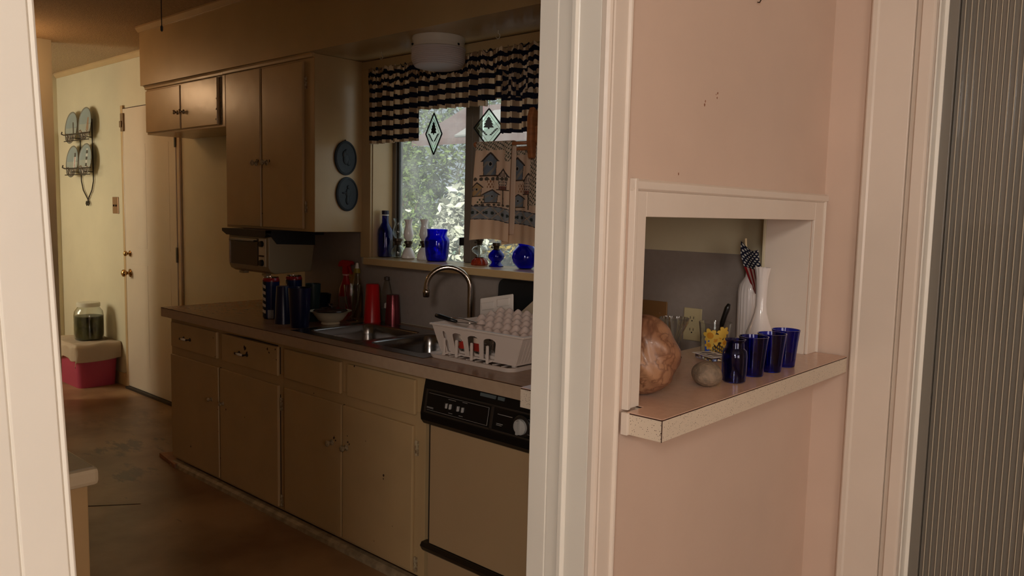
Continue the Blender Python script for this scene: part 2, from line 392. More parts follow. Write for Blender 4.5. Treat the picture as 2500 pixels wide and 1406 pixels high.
Lk.new(no.outputs['Fac'], rm.inputs[0]); m2 = N.new('ShaderNodeMixShader'); Lk.new(rm.outputs[0], m2.inputs[0]); Lk.new(m1.outputs[0], m2.inputs[1]); Lk.new(tl.outputs[0], m2.inputs[2])
Lk.new(m2.outputs[0], N['Material Output'].inputs[0])
bm = NB(); box(bm, WX0, WX0+.030, WY-.02, WY+.03, WZ0, WZ1); box(bm, WX1-.02, WX1, WY-.02, WY+.03, WZ0, WZ1); box(bm, WX0+.030, WX1-.02, WY-.02, WY+.03, WZ0, WZ0+.035); box(bm, WX0+.03, WX1-.02, WY-.02, WY+.03, WZ1-.03, WZ1)
obj('window_frame', bm, alu, win, bevel=.002)
bm = NB(); box(bm, WX0+.032, WX0+.048, WY-.012, WY+.012, WZ0+.036, WZ1-.031); obj('gasket', bm, darkpl, win)
bm = NB(); box(bm, -2.825, -2.775, WY-.018, WY+.018, WZ0+.036, WZ1-.031); mu = obj('mullion', bm, alu, win, bevel=.003)
bm = NB(); box(bm, -2.768, -2.722, WY-.026, WY-.001, WZ0+.036, WZ1-.031); obj('mullion', bm, alu, win, bevel=.003)
bm = NB(); box(bm, -2.845, -2.826, WY-.030, WY-.010, 1.325, 1.365); obj('latch', bm, blackp, mu, bevel=.002)
bm = NB(); box(bm, WX0+.049, -2.826, WY-.002, WY+.002, WZ0+.036, WZ1-.031); obj('pane', bm, dirty, win)
bm = NB(); box(bm, -2.721, WX1-.021, WY+.004, WY+.008, WZ0+.036, WZ1-.031); obj('pane', bm, dirty, win)
bm = NB(); box(bm, WX0-.085, WX0-.001, YW-.018, YW-.0045, WZ0+.03, WZ1+.04); box(bm, WX0-.085, WX1+.01, YW-.020, YW-.0045, WZ1+.001, WZ1+.044)
box(bm, WX0-.001, WX1+.01, YW-.012, YW+.002, WZ1-.025, WZ1-.0005)
obj('window_casing', bm, cabp, win, bevel=.003)
bm = NB(); box(bm, WX0-.001, WX0+.004, YW-.004, WY-.021, WZ0+.03, WZ1); obj('window_reveal', bm, cabp, win)
SZ = 1.241
bm = NB(); box(bm, WX0-.001, WX1, YW-.004, WY-.021, SZ-.035, SZ); box(bm, WX0+.04, WX1+.09, 2.555, YW-.0045, SZ-.035, SZ); obj('window_sill', bm, cabp, win, bevel=.004)

# ------------------------------------------------------------------ wall cabinets
def knob(bm_c, x, y, z, s=1.):
    lathe(bm_c, [(.016*s, 0), (.016*s, .003*s), (.007*s, .006*s), (.006*s, .015*s), (.012*s, .019*s), (.016*s, .026*s), (.013*s, .033*s), (.001, .036*s)], (x, y, z), 16, '-Y')
hingem = mat('painted_over_hinge', (190, 172, 138), .45, var=.35, vscale=90, rgb2=(120, 92, 60))
def hinge(parent, x, y, z):
    bm = NB(); box(bm, x-.010, x-.002, y-.0030, y, z-.025, z+.025); box(bm, x+.002, x+.012, y-.0030, y, z-.030, z+.030)
    tube(bm, [(x, y-.004, z-.032), (x, y-.004, z+.032)], .0035, 8); obj('hinge', bm, hingem, parent)
def chips(parent, y, pts):
    for (x, z, s) in pts:
        n = random.randint(7, 10); P = []
        for k in range(n):
            a = 2*pi*k/n; r = s*random.uniform(.35, 1.0); P.append((x+r*cos(a)*random.uniform(.4, 1), z+r*sin(a)))
        bm = NB(); prism(bm, P, 'Y', y-.0012, y-.0002); obj('paint_chip', bm, chip_shade_m, parent)
def doorpanel(parent, x0, x1, z0, z1, y, name='door', m=None, bev=.004):
    bm = NB(); box(bm, x0, x1, y-.016, y-.0005, z0, z1); return obj(name, bm, m or cabp, parent, bevel=bev)

CF = 2.336  # face frame plane of wall cabinets
c = thing('wall_cabinet', 'tall cream wall cabinet with two doors above the black-hooded toaster oven', 'cabinet', (-3.9, 2.5, 1.37))
bm = NB(); box(bm, -4.355, -3.46, CF, YW-.0055, 1.372, 2.2715); obj('body', bm, cabp, c, bevel=.003)
t1 = doorpanel(c, -4.325, -3.955, 1.385, 2.245, CF); t2 = doorpanel(c, -3.935, -3.545, 1.385, 2.24, CF)
bm = NB(); knob(bm, -3.995, CF-.016, 1.735); obj('knob', bm, hingem, t1, smooth=True)
bm = NB(); knob(bm, -3.89, CF-.016, 1.735); obj('knob', bm, hingem, t2, smooth=True)
for z in (1.50, 2.13): hinge(t2, -3.535, CF-.001, z)
chips(t1, CF-.016, [(-3.975, 1.748, .012), (-3.99, 1.75, .010)]); chips(t2, CF-.016, [(-3.86, 1.745, .010), (-3.935, 1.46, .006)])
bm = NB(); box(bm, -3.953, -3.937, CF-.0030, CF-.0008, 1.385, 2.24); obj('door_gap', bm, mat('shadow_gap_paint', (120, 95, 60), .6), c)
bm = NB(); prism(bm, [(CF-.0005, 2.2715), (CF-.0005, 2.250), (CF-.012, 2.252), (CF-.014, 2.264), (CF-.022, 2.271)], 'X', -4.365, -3.46); obj('top_moulding', bm, cabp, c)

c = thing('wall_cabinet', 'short cream two-door wall cabinet high over the white door, left of the tall one', 'cabinet', (-4.87, 2.5, 1.95))
bm = NB(); box(bm, -5.40, -4.357, CF, YW-.0005, 1.955, 2.2715); obj('body', bm, cabp, c, bevel=.003)
t1 = doorpanel(c, -5.385, -4.895, 1.968, 2.238, CF); t2 = doorpanel(c, -4.880, -4.425, 1.968, 2.243, CF)
for t, x in ((t1, -4.925), (t2, -4.845)):
    bm = NB(); knob(bm, x, CF-.016, 2.07, .9); obj('knob', bm, chrome, t, smooth=True)
bm = NB(); box(bm, -4.414, -4.396, CF-.0035, CF-.0008, 1.97, 2.245); obj('hinge_gap', bm, mat('worn_gap', (110, 88, 58), .6, var=.6, vscale=70), c)
chips(t2, CF-.016, [(-4.432, 2.06, .010), (-4.432, 2.12, .006), (-4.44, 2.0, .006)])
bm = NB(); prism(bm, [(CF-.0005, 2.2715), (CF-.0005, 2.248), (CF-.012, 2.250), (CF-.014, 2.262), (CF-.022, 2.271)], 'X', -5.40, -4.366); obj('top_moulding', bm, cabp, c)

c = thing('wall_cabinet', 'cream wall cabinet at the right of the sink window, half behind the door jamb', 'cabinet', (-1.83, 2.5, 1.37))
bm = NB(); box(bm, -1.972, -1.70, CF-.01, YW-.0055, 1.374, 2.2715); obj('body', bm, cabp, c, bevel=.003)
t1 = doorpanel(c, -1.925, -1.725, 1.388, 2.245, CF-.01)
for z in (1.50, 2.11): hinge(t1, -1.932, CF-.011, z)

# ------------------------------------------------------------------ base cabinets
BF = 2.036
def base_cab(label, x0, x1, drawers, doors, loc):
    c = thing('base_cabinet', label, 'cabinet', loc)
    bm = NB(); box(bm, x0, x1, BF, YW-.0055, .03, .70); box(bm, x0, x1, BF, BF+.02, .7005, .853); box(bm, x0, x0+.002, BF+.021, YW-.0055, .7005, .853); obj('body', bm, cabp, c, bevel=.002)
    D = [doorpanel(c, a, b, .690, .832, BF, 'drawer') for a, b in drawers]
    E_ = [doorpanel(c, a, b, .045, .645, BF) for a, b in doors]
    return c, D, E_
def bar_handle(parent, x, z, s=1.):
    y = BF-.016
    for sx in (-1, 1):
        bm = NB(); lathe(bm, [(.010, 0), (.010, .003), (.004, .005), (.004, .020), (.007, .024), (.001, .028)], (x+sx*.038, y, z), 12, '-Y'); obj('handle_post', bm, bronze, parent, smooth=True)
    bm = NB(); tube(bm, [(x-.036, y-.021, z), (x-.015, y-.022, z), (x, y-.022, z), (x+.015, y-.022, z), (x+.036, y-.021, z)], [.004, .006, .0075, .006, .004], 10)
    obj('handle_grip', bm, white, parent, smooth=True)
c, D, E_ = base_cab('cream base cabinet with two pulled drawers over two doors, far left of the counter run', -4.445, -3.276, [(-4.42, -3.895), (-3.84, -3.305)], [(-4.43, -3.882), (-3.866, -3.303)], (-3.86, 2.3, .03))
bar_handle(D[0], -4.225, .755); bar_handle(D[1], -3.62, .755)
for t, x in ((E_[0], -3.955), (E_[1], -3.83)):
    bm = NB(); knob(bm, x, BF-.016, .462, .7); obj('knob', bm, hingem, t, smooth=True)
for z in (.555, .075): hinge(E_[1], -3.293, BF-.001, z)
chips(D[0], BF-.016, [(-3.925, .80, .006), (-3.905, .70, .004)])
chips(D[1], BF-.016, [(-3.60, .785, .018), (-3.585, .765, .012), (-3.39, .81, .010), (-3.375, .795, .007), (-3.32, .818, .006), (-3.31, .77, .004)])
chips(E_[0], BF-.016, [(-4.2, .15, .008), (-3.885, .30, .004), (-3.885, .42, .004)])
chips(E_[1], BF-.016, [(-3.61, .43, .004), (-3.80, .435, .006), (-3.862, .16, .004)])
bm = NB(); prism(bm, [(-3.83, .834), (-3.70, .8335), (-3.62, .8325), (-3.50, .833), (-3.32, .832), (-3.32, .8365), (-3.46, .838), (-3.56, .8395), (-3.64, .8385), (-3.78, .8370)], 'Y', BF-.0022, BF-.0005); obj('paint_chip', bm, chip_shade_m, c)
bm = NB(); box(bm, -3.8815, -3.8665, BF-.0022, BF-.0005, .33, .645); obj('door_gap', bm, chip_shade_m, c)  # dark strip painted in as the shade between the doors
bm = NB(); box(bm, -3.3035, -3.2985, BF-.0022, BF-.0005, .70, .83); box(bm, -3.3028, -3.2985, BF-.0022, BF-.0005, .10, .60); obj('drawer_gap_shade', bm, chip_shade_m, c)  # dark strips on the face frame stand in for shadow lines

c, D, E_ = base_cab('cream base cabinet under the sink with false drawer fronts and chipped knobs', -3.274, -2.262, [(-3.248, -2.803), (-2.755, -2.312)], [(-3.248, -2.795), (-2.785, -2.322)], (-2.77, 2.3, .03))
for t, x in ((E_[0], -2.862), (E_[1], -2.755)):
    bm = NB(); knob(bm, x, BF-.016, .462, .9); obj('knob', bm, mat('chipped_knob', (178, 156, 122), .5, var=.5, vscale=120), t, smooth=True)
chips(E_[0], BF-.016, [(-2.845, .487, .011), (-2.835, .476, .009), (-2.873, .465, .005), (-3.0, .66, .004)])
chips(E_[1], BF-.016, [(-2.745, .488, .008), (-2.735, .482, .007), (-2.755, .455, .007), (-2.748, .515, .004), (-2.50, .40, .010), (-2.50, .385, .005), (-2.62, .52, .003), (-2.44, .20, .003), (-2.56, .10, .003)])
chips(D[1], BF-.016, [(-2.70, .83, .006)])
for z in (.555, .075): hinge(E_[1], -2.312, BF-.001, z)
bm = NB(); box(bm, -2.7945, -2.7855, BF-.0022, BF-.0005, .55, .645); obj('door_gap', bm, chip_shade_m, c)  # short dark strip in place of shade between the sink doors
# shoe moulding along the floor
bm = NB(); prism(bm, [(1.990, .0005), (2.034, .0005), (2.034, .026), (2.012, .026), (1.996, .018)], 'X', -4.40, -2.262); struct('baseboard_cabinet_run', bm, mat('grubby_shoe_moulding', (168, 148, 118), .5, var=.4, vscale=25))

# ------------------------------------------------------------------ worktop with sink cut-out
CT = .91; CX0, CX1, CY0 = -4.485, XPK-.0135, 1.995
SX0, SX1, SY0, SY1 = -3.265, -2.335, 2.085, 2.575
w_ = thing('worktop', 'long worn tan laminate worktop with a black seam running under the window', 'worktop', (-3.1, 2.3, .855))
def ring(bm, z0, z1, ins=0.):
    box(bm, CX0+ins, SX0, CY0+ins, YW-.0055, z0, z1); box(bm, SX1, CX1, CY0+ins, YW-.0055, z0, z1)
    box(bm, SX0, SX1, CY0+ins, SY0, z0, z1); box(bm, SX0, SX1, SY1, YW-.0055, z0, z1)
bm = NB(); ring(bm, CT-.0015, CT); obj('laminate', bm, lamk, w_)
bm = NB(); ring(bm, CT-.0045, CT-.0016, .0006); obj('seam', bm, seamm, w_)
bm = NB(); box(bm, CX0, CX1, CY0, CY0+.02, .858, CT-.0046); box(bm, CX0, CX0+.02, CY0+.02, YW-.0055, .858, CT-.0046); box(bm, CX0+.02, SX0, CY0+.02, YW-.0055, .86, CT-.0046); box(bm, SX1, CX1, CY0+.02, YW-.0055, .872, CT-.0046)
obj('edge_band', bm, mat('worktop_edge', (186, 160, 134), .35, var=.08, vscale=30), w_)

# sink
s_ = thing('kitchen_sink', 'double-bowl stainless steel sink set into the worktop', 'sink', (-2.8, 2.33, .75))
def rrect(x0, x1, y0, y1, r, n=6):
    P = []
    for cx, cy_, a0 in ((x1-r, y1-r, 0), (x0+r, y1-r, 90), (x0+r, y0+r, 180), (x1-r, y0+r, 270)):
        for k in range(n+1): a = radians(a0+90*k/n); P.append((cx+r*cos(a), cy_+r*sin(a)))
    return P
def bowl(bm, x0, x1, y0, y1, ztop, depth):
    L_ = [(0, 0, .05), (.004, -.006, .05), (.010, -.05, .05), (.018, -depth+.02, .045), (.045, -depth, .03)]
    prev = None
    for ins, dz, r in L_:
        R_ = [bm.verts.new((x, y, ztop+dz)) for x, y in rrect(x0+ins, x1-ins, y0+ins, y1-ins, r)]
        if prev:
            n = len(R_)
            for i in range(n): bm.faces.new((prev[i], prev[(i+1) % n], R_[(i+1) % n], R_[i]))
        prev = R_
    bm.faces.new(prev)
B1 = (-3.215, -2.80, 2.125, 2.50); B2 = (-2.755, -2.385, 2.125, 2.50)
for b_ in (B1, B2):
    bm = NB(); bowl(bm, *b_, CT+.003, .17); obj('bowl', bm, steel, s_, smooth=True, solid=.002)
# rim deck with two openings
bm = NB()
def ringstrip(bm, outer, inner, z0, z1):
    n = len(outer); A = [bm.verts.new((*p, z0)) for p in outer]; B = [bm.verts.new((*p, z1)) for p in inner]
    for i in range(n): bm.faces.new((A[i], A[(i+1) % n], B[(i+1) % n], B[i]))
for b_, ox0, ox1 in ((B1, SX0-.012, -2.7775), (B2, -2.7775, SX1+.012)):
    o_ = rrect(ox0, ox1, SY0-.012, SY1+.012, .001); i_ = rrect(*b_, .05)
    ringstrip(bm, o_, i_, CT+.0015, CT+.0035)
obj('rim', bm, steel, s_, smooth=False, solid=.0015)
for b_ in (B1, B2):
    bm = NB(); lathe(bm, [(.045, 0), (.045, .002), (.036, .003), (.030, -.004), (.001, -.004)], ((b_[0]+b_[1])/2, 2.33, CT-.164), 20); obj('drain', bm, chrome, s_, smooth=True)
# faucet
f_ = thing('faucet', 'chrome gooseneck faucet arching over the sink', 'faucet', (-2.527, 2.535, CT+.004))
bm = NB(); lathe(bm, [(.026, CT+.004), (.026, CT+.010), (.016, CT+.022), (.0135, CT+.035), (.0135, CT+.05)], (-2.527, 2.535, 0), 20)
path = [(-2.527, 2.535, CT+.03), (-2.527, 2.535, 1.150)]
ex, ey = -2.668, 2.395
for k in range(1, 19):
    a = pi*k/18; t = (1-cos(a))/2
    path.append((-2.527+(ex+2.527)*t, 2.535+(ey-2.535)*t, 1.150+.092*sin(a)))
path.append((ex, ey, 1.135))
tube(bm, path, .0118, 14); obj('spout', bm, chrome, f_, smooth='auto')
bm = NB(); lathe(bm, [(.013, 1.104), (.0155, 1.108), (.0155, 1.122), (.0165, 1.124), (.0165, 1.132), (.014, 1.138), (.0125, 1.142)], (ex, ey, 0), 18); obj('nozzle', bm, chrome, f_, smooth='auto')

# ------------------------------------------------------------------ dishwasher
d_ = thing('dishwasher', 'almond front-panel dishwasher with black control panel beside the door jamb', 'dishwasher', (-1.95, 2.3, 0))
bm = NB(); box(bm, -2.256, -1.50, 2.05, 2.62, .03, .856); obj('body', bm, darkpl, d_)
bm = NB(); prism(bm, [(2.05, .67), (2.020, .672), (2.006, .690), (2.004, .715), (2.022, .815), (2.034, .865), (2.05, .866)], 'X', -2.259, -1.645)
cpn = obj('control_panel', bm, blackp, d_, bevel=.002)
def cpy(z): return 2.004+(z-.715)/(.815-.715)*.018
def cbox(bm, x0, x1, z0, z1, t=.002):
    A = [(cpy(z0)-t, z0), (cpy(z1)-t, z1), (cpy(z1)+.003, z1), (cpy(z0)+.003, z0)]
    prism(bm, A, 'X', x0, x1)
bm = NB()
for a in ((-2.235, -1.655, .722, .728), (-2.235, -1.655, .806, .812), (-2.240, -2.230, .722, .812), (-1.892, -1.880, .722, .812)): cbox(bm, *a)
obj('panel_frame', bm, mat('brown_grey_trim', (52, 44, 38), .4), cpn)
bm = NB()
for a in ((-2.225, -1.905, .797, .7978), (-2.225, -1.905, .7335, .7343), (-1.905, -1.904, .7335, .7978), (-1.86, -1.79, .783, .7845), (-1.86, -1.83, .750, .752), (-1.86, -1.835, .745, .7465), (-2.226, -2.190, .7435, .7455), (-2.226, -2.190, .7405, .7415),
          (-2.115, -2.075, .790, .7912), (-2.04, -2.015, .792, .7932), (-2.105, -2.085, .741, .7425), (-2.05, -2.03, .741, .7425), (-1.72, -1.66, .79, .7908), (-1.72, -1.66, .74, .7408)): cbox(bm, *a, t=.0012)
obj('lettering', bm, greyl, cpn)
for x in (-2.118, -2.098, -2.056, -2.032):
    bm = NB(); cbox(bm, x-.004, x+.004, .757, .775, .007); obj('push_button', bm, mat('button_grey', (185, 180, 175), .3), cpn, bevel=.001)
for x in (-2.128, -2.108, -2.066, -2.043):
    bm = NB(); cbox(bm, x-.004, x+.004, .757, .775, .005); obj('push_button', bm, darkpl, cpn, bevel=.001)
bm = NB(); lathe(bm, [(.040, 0), (.040, .004), (.036, .007), (.001, .007)], (-1.742, cpy(.762)+.001, .762), 28, '-Y'); obj('dial_ring', bm, mat('dial_black', (40, 35, 32), .3), cpn, smooth='auto')
bm = NB(); lathe(bm, [(.028, .007), (.027, .016), (.022, .018), (.001, .018)], (-1.742, cpy(.762)+.001, .762), 28, '-Y'); box(bm, -1.746, -1.738, cpy(.762)-.030, cpy(.762)-.006, .738, .786); obj('dial', bm, mat('brushed_knob', (190, 186, 180), .4, .1, bump=.3, bscale=200), cpn, smooth='auto')
bm = NB(); cbox(bm, -1.955, -1.880, .832, .844, .003); cbox(bm, -1.868, -1.838, .832, .844, .003); obj('latch_slot', bm, mat('latch_grey', (92, 100, 100), .4), cpn)
bm = NB(); box(bm, -2.226, -1.645, 2.028, 2.05, .192, .668); obj('door_panel', bm, almond, d_, bevel=.002)
bm = NB(); prism(bm, [(2.05, .150), (2.030, .150), (2.022, .158), (2.012, .176), (2.020, .190), (2.05, .191)], 'X', -2.262, -1.645); obj('trim_bar', bm, mat('dark_trim_bar', (44, 36, 28), .3, .4), d_, bevel=.001)
bm = NB(); box(bm, -2.240, -1.645, 2.034, 2.05, .015, .149); obj('kick_panel', bm, almond, d_, bevel=.002)

# ------------------------------------------------------------------ left counter end seen past the left jamb
p_ = thing('base_cabinet', 'cream cabinet end with grey counter cap at the lower left, beside the near jamb', 'cabinet', (-2.4, .35, 0))
bm = NB(); box(bm, -3.2, -1.842, .002, .648, .0005, .868); obj('body', bm, cabp, p_, bevel=.003)
bm = NB(); box(bm, -3.22, -1.826, .002, .668, .869, .9095); obj('counter_edge', bm, mat('counter_edge_cream', (206, 190, 160), .35), p_, bevel=.010)
bm = NB(); box(bm, -3.21, -1.835, .003, .658, .9096, .9115); obj('counter_top', bm, mat('grey_green_laminate', (150, 140, 122), .35, var=.1, vscale=50), p_)

# ------------------------------------------------------------------ pass-through shelf
sh = thing('bar_shelf', 'pinkish tan laminate bar shelf with speckled white edge through the wall opening', 'shelf', (-1.05, 2.05, 1.0))
SP = [(-1.298, 1.490), (XPK-.0165, 1.490), (XPK-.0165, OY0+.0005), (XP+.0235, OY0+.0005), (XP+.0235, 1.480), (-.876, 1.480), (-.876, YW-.026), (XP+.003, YW-.026), (XP+.003, OY1-.0045), (XPK-.0125, OY1-.0045), (XPK-.0125, YW-.006), (-1.298, YW-.006)]
def inset(P, d):
    out = []
    for x, y in P:
        nx = x+d if x < -1.29 else (x-d if x > -.88 else x); ny = y+d if y < 1.5 else y
        out.append((nx, ny))
    return out
bm = NB(); prism(bm, SP, 'Z', ZS-.0018, ZS); obj('laminate_top', bm, lam, sh)
bm = NB(); prism(bm, inset(SP, .0008), 'Z', ZS-.0048, ZS-.0019); obj('core_line', bm, seamm, sh)
bm = NB(); prism(bm, SP, 'Z', ZS-.052, ZS-.0049); obj('edge_band', bm, edgew, sh, bevel=.001)
bm = NB(); box(bm, -.8767, -.8752, 1.4792, 1.4808, ZS-.052, ZS-.001); obj('corner_seam', bm, seamm, sh)
# small block where shelf meets casing
bm = NB(); box(bm, XP+.0125, XP+.030, 1.4705, 1.4795, ZS-.052, ZS-.001); obj('end_filler', bm, trimp, sh, bevel=.001)

# ------------------------------------------------------------------ vessels
def vessel(name, label, cat, c, prof, t, m, group=None, seg=36, rad=None, extra=None):
    bm = NB(); lathe(bm, glassprof(prof, t), (0, 0, 0), seg, rad=rad)
    o = obj(name, bm, m, None, smooth='auto'); o.location = c
    return tag(o, label, cat, group)
# cobalt jar and three tumblers on the shelf
jar = vessel('glass_jar', 'short-necked cobalt blue glass jar, first in the row beside the round stone', 'jar', (-.952, 1.972, ZS+.0005),
       [(.027, 0), (.0315, .004), (.0335, .03), (.034, .07), (.032, .086), (.0245, .093), (.0235, .108), (.027, .112), (.028, .116)], .0025, cobaltd, 'cobalt glassware on the bar shelf')
tumprof = [(.029, 0), (.0305, .003), (.0325, .03), (.037, .075), (.0405, .105), (.0415, .111)]
def facet(a, z): return 1+.018*cos(16*a)*max(0, 1-abs(z-.05)/.05)
T0 = (-.955, 2.092, ZS+.0005)
tum = vessel('glass_tumbler', 'cobalt blue embossed tumbler next to the necked blue jar', 'tumbler', T0, tumprof, .0028, cobaltd, 'cobalt glassware on the bar shelf', rad=facet, seg=64)
dup(tum, (-.945, 2.190, ZS+.0005), 'cobalt blue embossed tumbler, third glass in the row on the bar shelf', .4)
dup(tum, (-.950, 2.300, ZS+.0005), 'cobalt blue ribbed tumbler at the far right end of the row', .9)

# round stone
bm = NB(); bmesh.ops.create_icosphere(bm, subdivisions=4, radius=1)
for v in bm.verts:
    n = v.co.copy(); k = 1+.05*sin(3*n.x+1)+.04*cos(4*n.y+2*n.z)
    z = n.z; zz = z*.036 if z > 0 else z*.030
    v.co = Vector((n.x*.042*k, n.y*.040*k, zz+.029))
o = obj('stone', bm, mat('grey_stone', (138, 118, 98), .7, bump=.4, bscale=160, rgb2=(112, 96, 80), vscale=60, speck=(166, 146, 122), sscale=340, sthr=.04), None, smooth=True); o.location = (-.975, 1.862, ZS+.0015)
tag(o, 'small round grey speckled stone lying in front of the blue jar', 'stone')

# varnished burl
bm = NB(); bmesh.ops.create_icosphere(bm, subdivisions=5, radius=1)
for v in bm.verts:
    n = v.co.copy(); a = math.atan2(n.y, n.x)
    R = .073*(1+.06*sin(2*a+.7)+.04*sin(3*a+2)); z = n.z
    hz = .100*z+.100
    wob = 1+.05*sin(7*n.z+3*a)+.02*sin(19*n.x+11*n.z)
    tap = 1-.10*max(0, z)-.35*max(0, -z-.55)
    v.co = Vector((n.x*R/max(1e-3, 1)*wob*tap*1.15, n.y*R*wob*tap*1.15, max(hz, .004)))
burl = mat('varnished_burl', (164, 122, 90), .42, coat=.06, bump=.5, bscale=22, rgb2=(108, 64, 46), vscale=9, stretch=(1, 1, .45))
N = burl.node_tree.nodes; Lk = burl.node_tree.links; b = N['Principled BSDF']
vo = N.new('ShaderNodeTexNoise'); vo.inputs['Scale'].default_value = 11; vo.inputs['Detail'].default_value = 3; vo.inputs['Distortion'].default_value = 2.2
tc_ = N.new('ShaderNodeTexCoord'); Lk.new(tc_.outputs['Object'], vo.inputs['Vector'])
rr = N.new('ShaderNodeValToRGB'); rr.color_ramp.elements[0].position = .43; rr.color_ramp.elements[0].color = (1, 1, 1, 1); rr.color_ramp.elements[1].position = .50; rr.color_ramp.elements[1].color = (.25, .13, .10, 1)
e = rr.color_ramp.elements.new(.55); e.color = (1, 1, 1, 1)
Lk.new(vo.outputs['Fac'], rr.inputs[0]); mx = N.new('ShaderNodeMix'); mx.data_type = 'RGBA'; mx.blend_type = 'MULTIPLY'; mx.inputs[0].default_value = .6
src = b.inputs['Base Color'].links[0].from_socket; Lk.new(src, mx.inputs[6]); Lk.new(rr.outputs[0], mx.inputs[7]); Lk.new(mx.outputs[2], b.inputs['Base Color'])
o = obj('wood_burl', bm, burl, None, smooth=True); o.location = (-1.040, 1.655, ZS+.0005)
tag(o, 'large glossy brown wood burl at the left end of the opening', 'wood burl')

# ruffled clear vase
vessel('glass_vase', 'clear glass vase with scalloped rim behind the brown burl', 'vase', (-1.245, 2.15, ZS+.0005),
       [(.026, 0), (.028, .004), (.024, .012), (.021, .04), (.025, .075), (.036, .098), (.042, .112), (.045, .128)], .003, clearg, rad=lambda a, z: 1+(.035*cos(18*a) if z > .10 else .012*cos(18*a)), seg=90)
# daffodil glass
dg = thing('drinking_glass', 'clear drinking glass printed with yellow daffodils, a black knife standing in it', 'glass', (-1.205, 2.345, ZS+.0005))
bm = NB(); lathe(bm, glassprof([(.042, 0), (.044, .003), (.047, .05), (.052, .095), (.053, .100)], .0025), (0, 0, 0), 48); obj('glass', bm, clearg, dg, local=True, smooth='auto')
petals = []
for (cx, cz, s, rot, kind) in ((-.55, .062, .024, .2, 0), (-.25, .050, .020, 1.2, 0), (.30, .074, .020, .1, 1), (.02, .055, .016, .8, 0), (.45, .040, .016, .5, 0), (-.62, .030, .016, 2, 0)): petals.append((cx, cz, s, rot, kind))
def daffcol(u, v): return (236, 190, 60)
def daff_in(u, v):
    a = (u-.5)*2.6; z = .006+v*.092; x = a*.047
    for cx, cz, s, rot, kind in petals:
        dx = x-cx*.047; dz = z-cz; r = math.hypot(dx, dz); t = math.atan2(dz, dx)+rot
        if r < s*(.62+.38*abs(cos(3*t))): return (222, 182, 74) if kind or r > s*.45 else (206, 140, 34)
    if abs(x+.036) < .008 and z < .055: return (50, 90, 190)
    if abs(x+.034) < .006 and .055 <= z < .072: return (235, 230, 215)
    if z < .03 and abs(x) < .03 and sin(x*900)+sin(z*500+x*300) > .6: return (200, 160, 30)
    return None
grid('daffodil_print', 120, 60, lambda u, v: ((.0445+.009*v)*cos(-pi*.27+(u-.5)*2.6), (.0445+.009*v)*sin(-pi*.27+(u-.5)*2.6), .006+v*.092), lambda u, v: daff_in(u, v) or (0, 0, 0), painted, dg, local=True, skip=lambda u, v: daff_in(u, v) is None)
# knife in the glass
kn = thing('table_knife', 'knife with a black handle leaning in the daffodil glass', 'knife', (-1.205, 2.345, ZS+.006))
bm = NB(); box(bm, -.006, .006, -.0006, .0006, .0, .09); o = obj('blade', bm, chrome, kn, local=True); o.rotation_euler = (0, radians(14), 0)
bm = NB(); tube(bm, [(0, 0, .085), (0, 0, .10), (.001, 0, .125), (.003, 0, .15), (.005, 0, .165)], [.006, .0085, .0085, .0095, .005], 12); o = obj('handle', bm, blackp, kn, local=True, smooth=True); o.rotation_euler = (0, radians(14), 0)
# printed card / little tray
cd = thing('blister_card', 'small white plastic card pack with dark blue oblong marks lying before the daffodil glass', 'card pack', (-1.155, 2.23, ZS+.0005), rz=-.45)
bm = NB(); box(bm, -.045, .045, -.030, .030, 0, .012); obj('tray', bm, clearg, cd, local=True, bevel=.003)
def cardcol(u, v):
    for k in range(3):
        if abs(u-.22-.27*k-.1*(v-.5)) < .075 and .30 < v < .78: return (30, 30, 80)
    if .08 < v < .16 and .3 < u < .95: return (30, 30, 80)
    return (235, 230, 226)
grid('card', 60, 40, lambda u, v: (-.052+.104*u, -.036+.072*v, .0145), cardcol, painted, cd, local=True, solid=.0012)
# fluted milk vase with flag, bud vase
mv = vessel('milk_glass_vase', 'tall fluted white milk glass vase holding the little flag', 'vase', (-1.195, 2.565, ZS+.0005),
       [(.034, 0), (.036, .004), (.0375, .06), (.038, .12), (.039, .19), (.036, .213), (.026, .228), (.018, .240), (.016, .255), (.018, .262)], .003, milk, rad=lambda a, z: 1+(.022*cos(20*a) if z < .21 else 0), seg=120)
bv = vessel('bud_vase', 'slim white milk glass bud vase with bulbous base beside the flag', 'vase', (-1.115, 2.482, ZS+.0005),
       [(.030, 0), (.034, .004), (.044, .02), (.047, .04), (.043, .065), (.030, .10), (.021, .13), (.0175, .155), (.0180, .20), (.0205, .245), (.0240, .268), (.0265, .280)], .003, milk, rad=lambda a, z: 1+(.035*cos(12*a) if z > .262 else 0), seg=96)
fl = thing('small_flag', 'small United States flag on a stick standing in the white fluted vase', 'flag', (-1.190, 2.53, ZS+.01))
bm = NB(); tube(bm, [(-1.200, 2.568, ZS+.012), (-1.200, 2.560, ZS+.2), (-1.211, 2.546, 1.427)], .004, 8); obj('stick', bm, mat('pale_stick', (225, 205, 165), .5), fl)
Lc = [(-1.196, 1.420), (-1.197, 1.376), (-1.183, 1.335), (-1.158, 1.282), (-1.137, 1.246)]; Rc = [(-1.130, 1.393), (-1.124, 1.358), (-1.114, 1.325), (-1.108, 1.285), (-1.118, 1.250)]
def samp(P, v):
    k = v*(len(P)-1); i = min(int(k), len(P)-2); f = k-i
    return (P[i][0]*(1-f)+P[i+1][0]*f, P[i][1]*(1-f)+P[i+1][1]*f)
